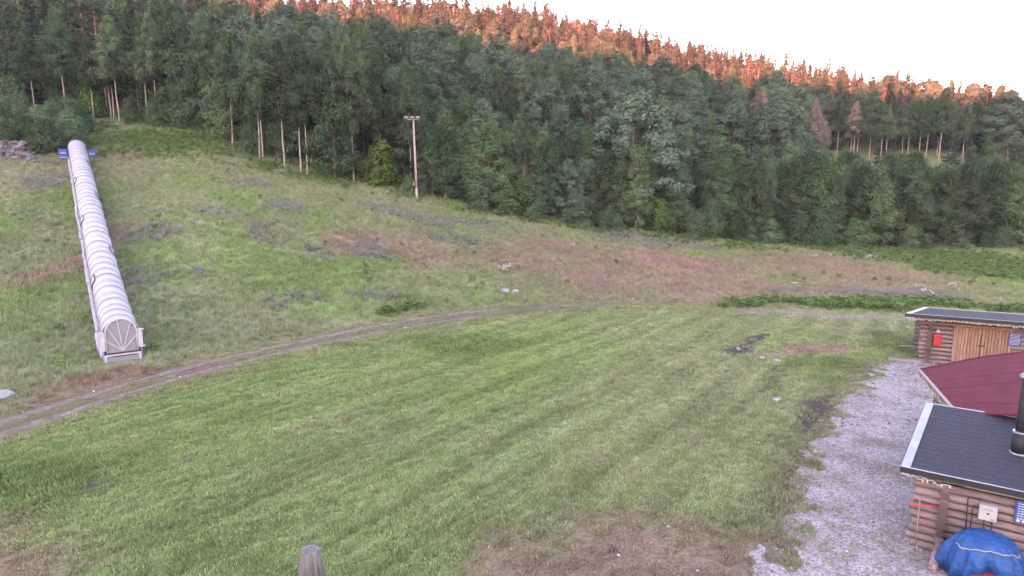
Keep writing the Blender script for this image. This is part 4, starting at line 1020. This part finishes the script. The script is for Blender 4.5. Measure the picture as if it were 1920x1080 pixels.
# things on its wall
WY = -.115
q = fr0.plane_y(1852, 961, WY-.05); eb = empty('electrical_box', tuple(fr0.wor(q)), R(-34), label='white electrical box mounted on the nearest log wall', category='electrical box')
MB().box((0, 0, 0), (.36, .14, .38)).build('casing', M['white_box'], eb, bevel=.015); MB().box((0, -.074, .0), (.33, .012, .35)).build('cover', M['white_box'], eb, bevel=.004)
MB().box((0, -.083, .10), (.17, .004, .025)).build('lettering', M['pane'], eb); MB().box((0, -.083, 0), (.05, .004, .045)).build('emblem', M['dark_gap'], eb); MB().box((.09, -.083, -.13), (.07, .004, .035)).build('rating_plate', M['pane'], eb)
mb = MB(); mb.tube([(-.19, -.02, .10), (-.28, -.02, .10), (-.30, -.02, .0), (-.30, -.02, -.75)], .012, 5); mb.tube([(-.05, 0, -.2), (-.05, -.03, -.40), (.03, -.05, -.46), (.10, -.03, -.40), (.10, 0, -.2)], .016, 5); mb.build('cable', M['dark_gap'], eb)
q = fr0.plane_y(1921, 962, WY-.02); sg_ = empty('notice_board', tuple(fr0.wor(q)), R(-34), label='blue notice sign with white lettering on the nearest shed at the right edge', category='sign')
MB().box((.05, 0, 0), (.46, .02, .56)).build('plate', M['sign_blue'], sg_, bevel=.005); mb = MB()
for i in range(7):
    xx = -.13
    while xx < .24: w_ = .03+.05*rl.random(); mb.box((xx+w_/2, -.012, .21-.062*i), (w_, .003, .022)); xx += w_+.016
mb.build('lettering', M['sign_white'], sg_); MB().tube([(-.10, -.011, -.22), (-.10, -.013, -.22)], .035, 12).build('symbol', M['sign_white'], sg_); MB().tube([(0, -.011, -.22), (0, -.013, -.22)], .035, 12).build('symbol', M['sign_white'], sg_)
# rod, hand rail and prop log leaning at the corner
a = fr0.plane_y(1726, 928, -.22); b_ = fr0.plane_y(1716, 1022, -.34)
MB().tube([fr0.wor((b_.x, b_.y, 0.02)), fr0.wor(a)], .016, 6).build('wooden_rod', M['trim'], None, label='thin grey rod leaning on the log ends of the nearest shed', category='rod')
a = fr0.plane_y(1704, 946, -.30); b_ = fr0.plane_y(1765, 950, -.16); rt_ = MB().tube([fr0.wor(a), fr0.wor(b_)], .022, 6).build('red_pole', M['rope_red'], None, label='short red pole tucked between the log ends of the nearest shed', category='pole')
a = fr0.plane_y(1815, 935, -.16); b_ = fr0.plane_y(1810, 1000, -.20); c_ = fr0.plane_y(1838, 936, -.14)
MB().tube([fr0.wor(b_), fr0.wor(a), fr0.wor(a)+Vector((.02, 0, .04)), fr0.wor(c_), fr0.wor(c_)+Vector((0, 0, -.18))], .014, 6).build('conduit', M['dark_gap'], None, label='dark bent conduit on the nearest log wall left of the white box', category='pipe')
pa = at_z(1746, 1072); pt = fr0.wor((.02, -.32, .52)); MB().tube([Vector(pa)+Vector((0, 0, -.05)), pt], [.115, .10], 9).build('prop_log', M['log'], None, label='short log propped against the corner of the nearest shed', category='log')
pa = at_z(1783, 1062); MB().bar(Vector(pa), fr0.wor((.42, -.16, .55)), .10, .03).build('leaning_board', M['trim'], None, label='grey board leaning on the wall beside the blue tarpaulin', category='board')
# tarpaulin over a red machine
tc_ = at_z(1846, 1030, .75); fc_ = fr0.loc(tc_); fc_.y = min(fc_.y, -.78); tp = fr0.wor((fc_.x, fc_.y, 0))
RX, RY, HT = .80, .60, 1.18
cart = empty('garden_cart', (tp.x, tp.y, 0), R(-20), label='red machine partly hidden under the blue tarpaulin', category='machine')
MB().box((0, -.10, .42), (.86, .72, .34)).build('body', M['red'], cart, bevel=.05); MB().box((0, -.475, .50), (.34, .03, .07)).build('handle', M['dark_gap'], cart); 
mb = MB()
for i in range(6): mb.box((-.34+.136*i, -.475, .26), (.085, .03, .10))
mb.build('grille', M['trim'], cart)
for sx2 in (-1, 1): MB().tube([(sx2*.50, .1, .17), (sx2*.40, .1, .17)], .17, 14).build('wheel', M['dark_gap'], cart)
na, nr = 72, 16; V = []; Fc = []; rs = np.random.RandomState(2)
for j in range(nr+1):
    r = j/nr
    for i in range(na):
        t = 6.283*i/na; front_ = max(0, -math.sin(t)); fold = (math.sin(t*9+.6)+.6*math.sin(t*17+1.9)+.5*math.sin(t*5)+.5*abs(math.sin(t*13+r*3)))*.085*max(0, r-.40)**1.0*1.8
        k = r**.62; rx = (RX+.03*math.sin(3*t))*k*(1+fold); ry = (RY+.05)*k*(1+fold); hem = .08+.46*front_**4+.05*math.sin(t*6+1)
        z = hem+(HT-hem)*(1-r**2.3)**.62 if r < 1 else hem
        V.append((rx*math.cos(t)*1.02, ry*math.sin(t), z+.012*rs.randn()*(r > .1)))
for j in range(nr):
    for i in range(na): Fc.append((j*na+i, (j+1)*na+i, (j+1)*na+(i+1)%na, j*na+(i+1)%na))
V.append((0, 0, HT+.005)); me = pyd('tarpaulin', V, Fc[na:]+[(len(V)-1, na+i, na+(i+1)%na) for i in range(na)][::1], [M['tarp']]); me.polygons.foreach_set('use_smooth', [True]*len(me.polygons))
o = inst('tarpaulin', me, None, label='bright blue tarpaulin draped over a machine beside the log wall', category='tarpaulin'); o.location = (tp.x, tp.y, 0); o.rotation_euler = (0, 0, R(-20)); so_ = o.modifiers.new('t', 'SOLIDIFY'); so_.thickness = .012
MB().tube([Vector(V[11*na+i])*1.012 for i in range(na//2+2, na-1)], .012, 5).build('rope', M['white_box'], o)
# --- maroon roofed hut between the sheds
Ar = at_z(1727, 693, 2.3*K); fr1 = Frame((Ar[0], Ar[1], 0), R(-22)); hut = empty('maroon_roof_hut', (Ar[0], Ar[1], 0), R(-22), label='hut with a broad maroon roof between the two log sheds', category='hut')
prof = [(0, 2.3*K, -4.4), (1.65*K, 2.90*K, -5.7), (2.8*K, 3.2*K, -6.5), (4.4*K, 3.36*K, -7.4)]
mb = MB(); vs_ = []; NV = 14
for j in range(NV+1):
    for x, z, ye in prof:
        vs_.append((x, ye*K*j/NV, z+.006*math.sin(j*1.7+x*2)))
npf = len(prof); mb.add(vs_, [(j*npf+i, (j+1)*npf+i, (j+1)*npf+i+1, j*npf+i+1) for j in range(NV) for i in range(npf-1)])
rf = mb.build('roof', M['maroon'], hut); so_ = rf.modifiers.new('t', 'SOLIDIFY'); so_.thickness = .05; so_.offset = -1
for i in range(npf-1):
    a, b_ = prof[i], prof[i+1]; MB().bar((a[0], .03, a[1]-.04), (b_[0], .03, b_[1]-.04), .05, .14).build('bargeboard', M['maroon'], rf)
for k in range(1, 6):   # sheet laps running down the slope
    for i in range(npf-2):
        a, b_ = prof[i], prof[i+1]; MB().bar((a[0]+.01, a[2]*K*k/6, a[1]+.004), (b_[0], b_[2]*K*k/6, b_[1]+.004), .02, .010).build('lap_seam', M['maroon'], rf)
MB().bar((-.05, .06, 2.3*K-.02), (-.05, -4.45*K, 2.3*K-.02), .11, .035).build('eave_board', M['trim'], hut); MB().bar((-.02, .04, 2.3*K-.15), (-.02, -4.4*K, 2.3*K-.15), .04, .20).build('fascia', M['log'], hut)
for y in (-.5, -2.4, -4.2): MB().tube([(.45, y, -.05), (.45, y, 2.35*K)], .09, 10).build('post', M['log'], hut)
for i in range(10): log(hut, (.5, -.4, .1+.2*i), 4.0, .10)
for i in range(10): log(hut, (.5, -4.3, .1+.2*i), 3.9, .10, 'y')
MB().box((2.6, -2.4, 2.55), (4.2, 4.0, .1)).build('ceiling', M['trim'], hut)
lights('string_lights', [fr1.wor((-.07, .0, 2.3*K-.13)), fr1.wor((-.07, -4.3*K, 2.3*K-.13))], .06, 5, 'pale string lights along the left eave of the maroon roof')
# --- far shed
c1 = at_z(1737, 680); fr2 = Frame(c1, R(-27)); far = empty('log_shed', tuple(c1), R(-27), label='farther log shed with plank double doors and flat dark roof', category='shed')
rr_ = .112; q0 = fr2.plane_y(1787, 640, 0); q1 = fr2.plane_y(1893, 640, 0); dx0, dx1 = q0.x, q1.x
topz = walls(far, 7.2, 3.2, 10, rr_, .42, (dx0, dx1, .25, 2.15))
A2 = fr2.loc(at_z(1699, 588, 2.52*K)); 
B2 = fr2.loc(at_z(1733, 577, 2.52*K-.05)); felt_roof(far, A2.x, 8.0, A2.y, B2.y, 2.52*K, 2.52*K-.05, .35, .17, .22, B2.x-A2.x)
MB().box((3.4, -.02, topz+.09), (8.2, .20, .20)).build('wall_plate', M['trim'], far, bevel=.01); MB().bar((A2.x+.3, A2.y+.1, 2.52*K-.20), (8, A2.y+.1, 2.52*K-.20), .10, .12).build('eave_beam', M['log'], far)
lights('string_lights', [fr2.wor((A2.x, A2.y-.08, 2.52*K-.17)), fr2.wor((8.0, A2.y-.08, 2.52*K-.17))], .04, 7, 'pale string lights along the front eave of the farther shed')
mid = (dx0+dx1)/2; npl = 8
for sg in (0, 1):
    xa, xb = (dx0+.06, mid-.012) if sg == 0 else (mid+.012, dx1-.06); dr = MB().box(((xa+xb)/2, .02, 1.19), (xb-xa, .03, 1.90)).build('door', M['dark_gap'], far)
    for i in range(npl):
        w_ = (xb-xa)/npl; MB().box((xa+w_*(i+.5), -.02-.006*rl.random(), 1.19), (w_-.018, .04, 1.90-.02*rl.random())).build('plank', M['plank'], dr)
for x in (dx0+.02, dx1-.02): MB().box((x, -.06, 1.2), (.09, .16, 2.02)).build('door_frame', M['plank'], far)
MB().box((mid, -.06, 2.21), (dx1-dx0+.10, .15, .10)).build('door_lintel', M['plank'], far)
MB().box((mid+.02, -.065, 1.20), (.26, .03, .05)).build('latch', M['black_metal'], far); MB().box((mid-.015, -.055, 1.1), (.03, .03, 1.5)).build('door_edge', M['dark_gap'], far)
q = fr2.plane_y(1757, 638, -.22); rb = empty('red_cabinet', tuple(fr2.wor(q)), R(-27), label='red extinguisher cabinet on the farther log wall left of the doors', category='cabinet')
MB().box((0, 0, 0), (.38, .16, .66)).build('casing', M['red'], rb, bevel=.04); MB().box((0, -.085, 0), (.31, .012, .57)).build('cover', M['red'], rb, bevel=.004); MB().box((.12, -.095, .05), (.03, .02, .08)).build('catch', M['dark_gap'], rb)
mb = MB(); mb.box((0, -.0, .50), (.14, .12, .12)); mb.tube([(0, .02, .33), (0, .02, .46)], .02, 6); mb.tube([(-.03, .02, .56), (-.03, .02, .62)], .04, 6); mb.build('fixture', M['white_box'], rb)
q = fr2.plane_y(1903, 637, -.16); sb = empty('notice_board', tuple(fr2.wor(q)), R(-27), label='blue notice sign with white lettering right of the plank doors', category='sign')
MB().box((0, 0, 0), (.52, .02, .68)).build('plate', M['sign_blue'], sb, bevel=.005); mb = MB()
for i in range(8):
    xx = -.20
    while xx < .17: w_ = .03+.06*rl.random(); mb.box((xx+w_/2, -.012, .26-.072*i), (w_, .003, .022)); xx += w_+.02
mb.build('lettering', M['sign_white'], sb)
for (pxa, pya), (pxb, pyb), lab in (((1666, 674), (1728, 679), 'grey beam lying on the ground at the corner of the farther shed'), ((1687, 650), (1724, 652), 'grey beam behind the corner of the farther shed, the shorter one')):
    a, b_ = at_z(pxa, pya, .10), at_z(pxb, pyb, .10); MB().bar(Vector(a), Vector(b_), .16, .16).build('timber_beam', M['trim'], None, bevel=.02, label=lab, category='beam')
# --- post in the foreground
pt = at_z(581, 1030, 4.2); root = empty('wooden_post', (pt[0], pt[1], 0), label='weathered grey wooden post with chamfered top in the foreground', category='post')
MB().tube([(0,0,-.2),(0,0,2.4),(0,0,3.62)], [.235,.225,.215], 20, False).build('shaft', M['post_wood'], root); MB().tube([(0,0,3.6),(0,0,4.17),(0,0,4.2)], [.216,.135,.125], 20).build('chamfered_top', M['post_wood'], root)

# ------------------------------------------------------------------ morning haze over the valley
hb = MB().box((0, 150, 75), (2100, 2300, 240)); hm = bpy.data.materials.new('haze'); hm.use_nodes = True; nt = hm.node_tree; nt.nodes.clear()
pv = N(nt, 'ShaderNodeVolumePrincipled'); pv.inputs['Color'].default_value = (.86, .87, .93, 1); pv.inputs['Density'].default_value = .00013; pv.inputs['Anisotropy'].default_value = .2
nt.links.new(pv.outputs[0], N(nt, 'ShaderNodeOutputMaterial').inputs['Volume'])
hb.build('haze', hm, None, kind='stuff', label='thin pale morning haze filling the valley', category='haze')
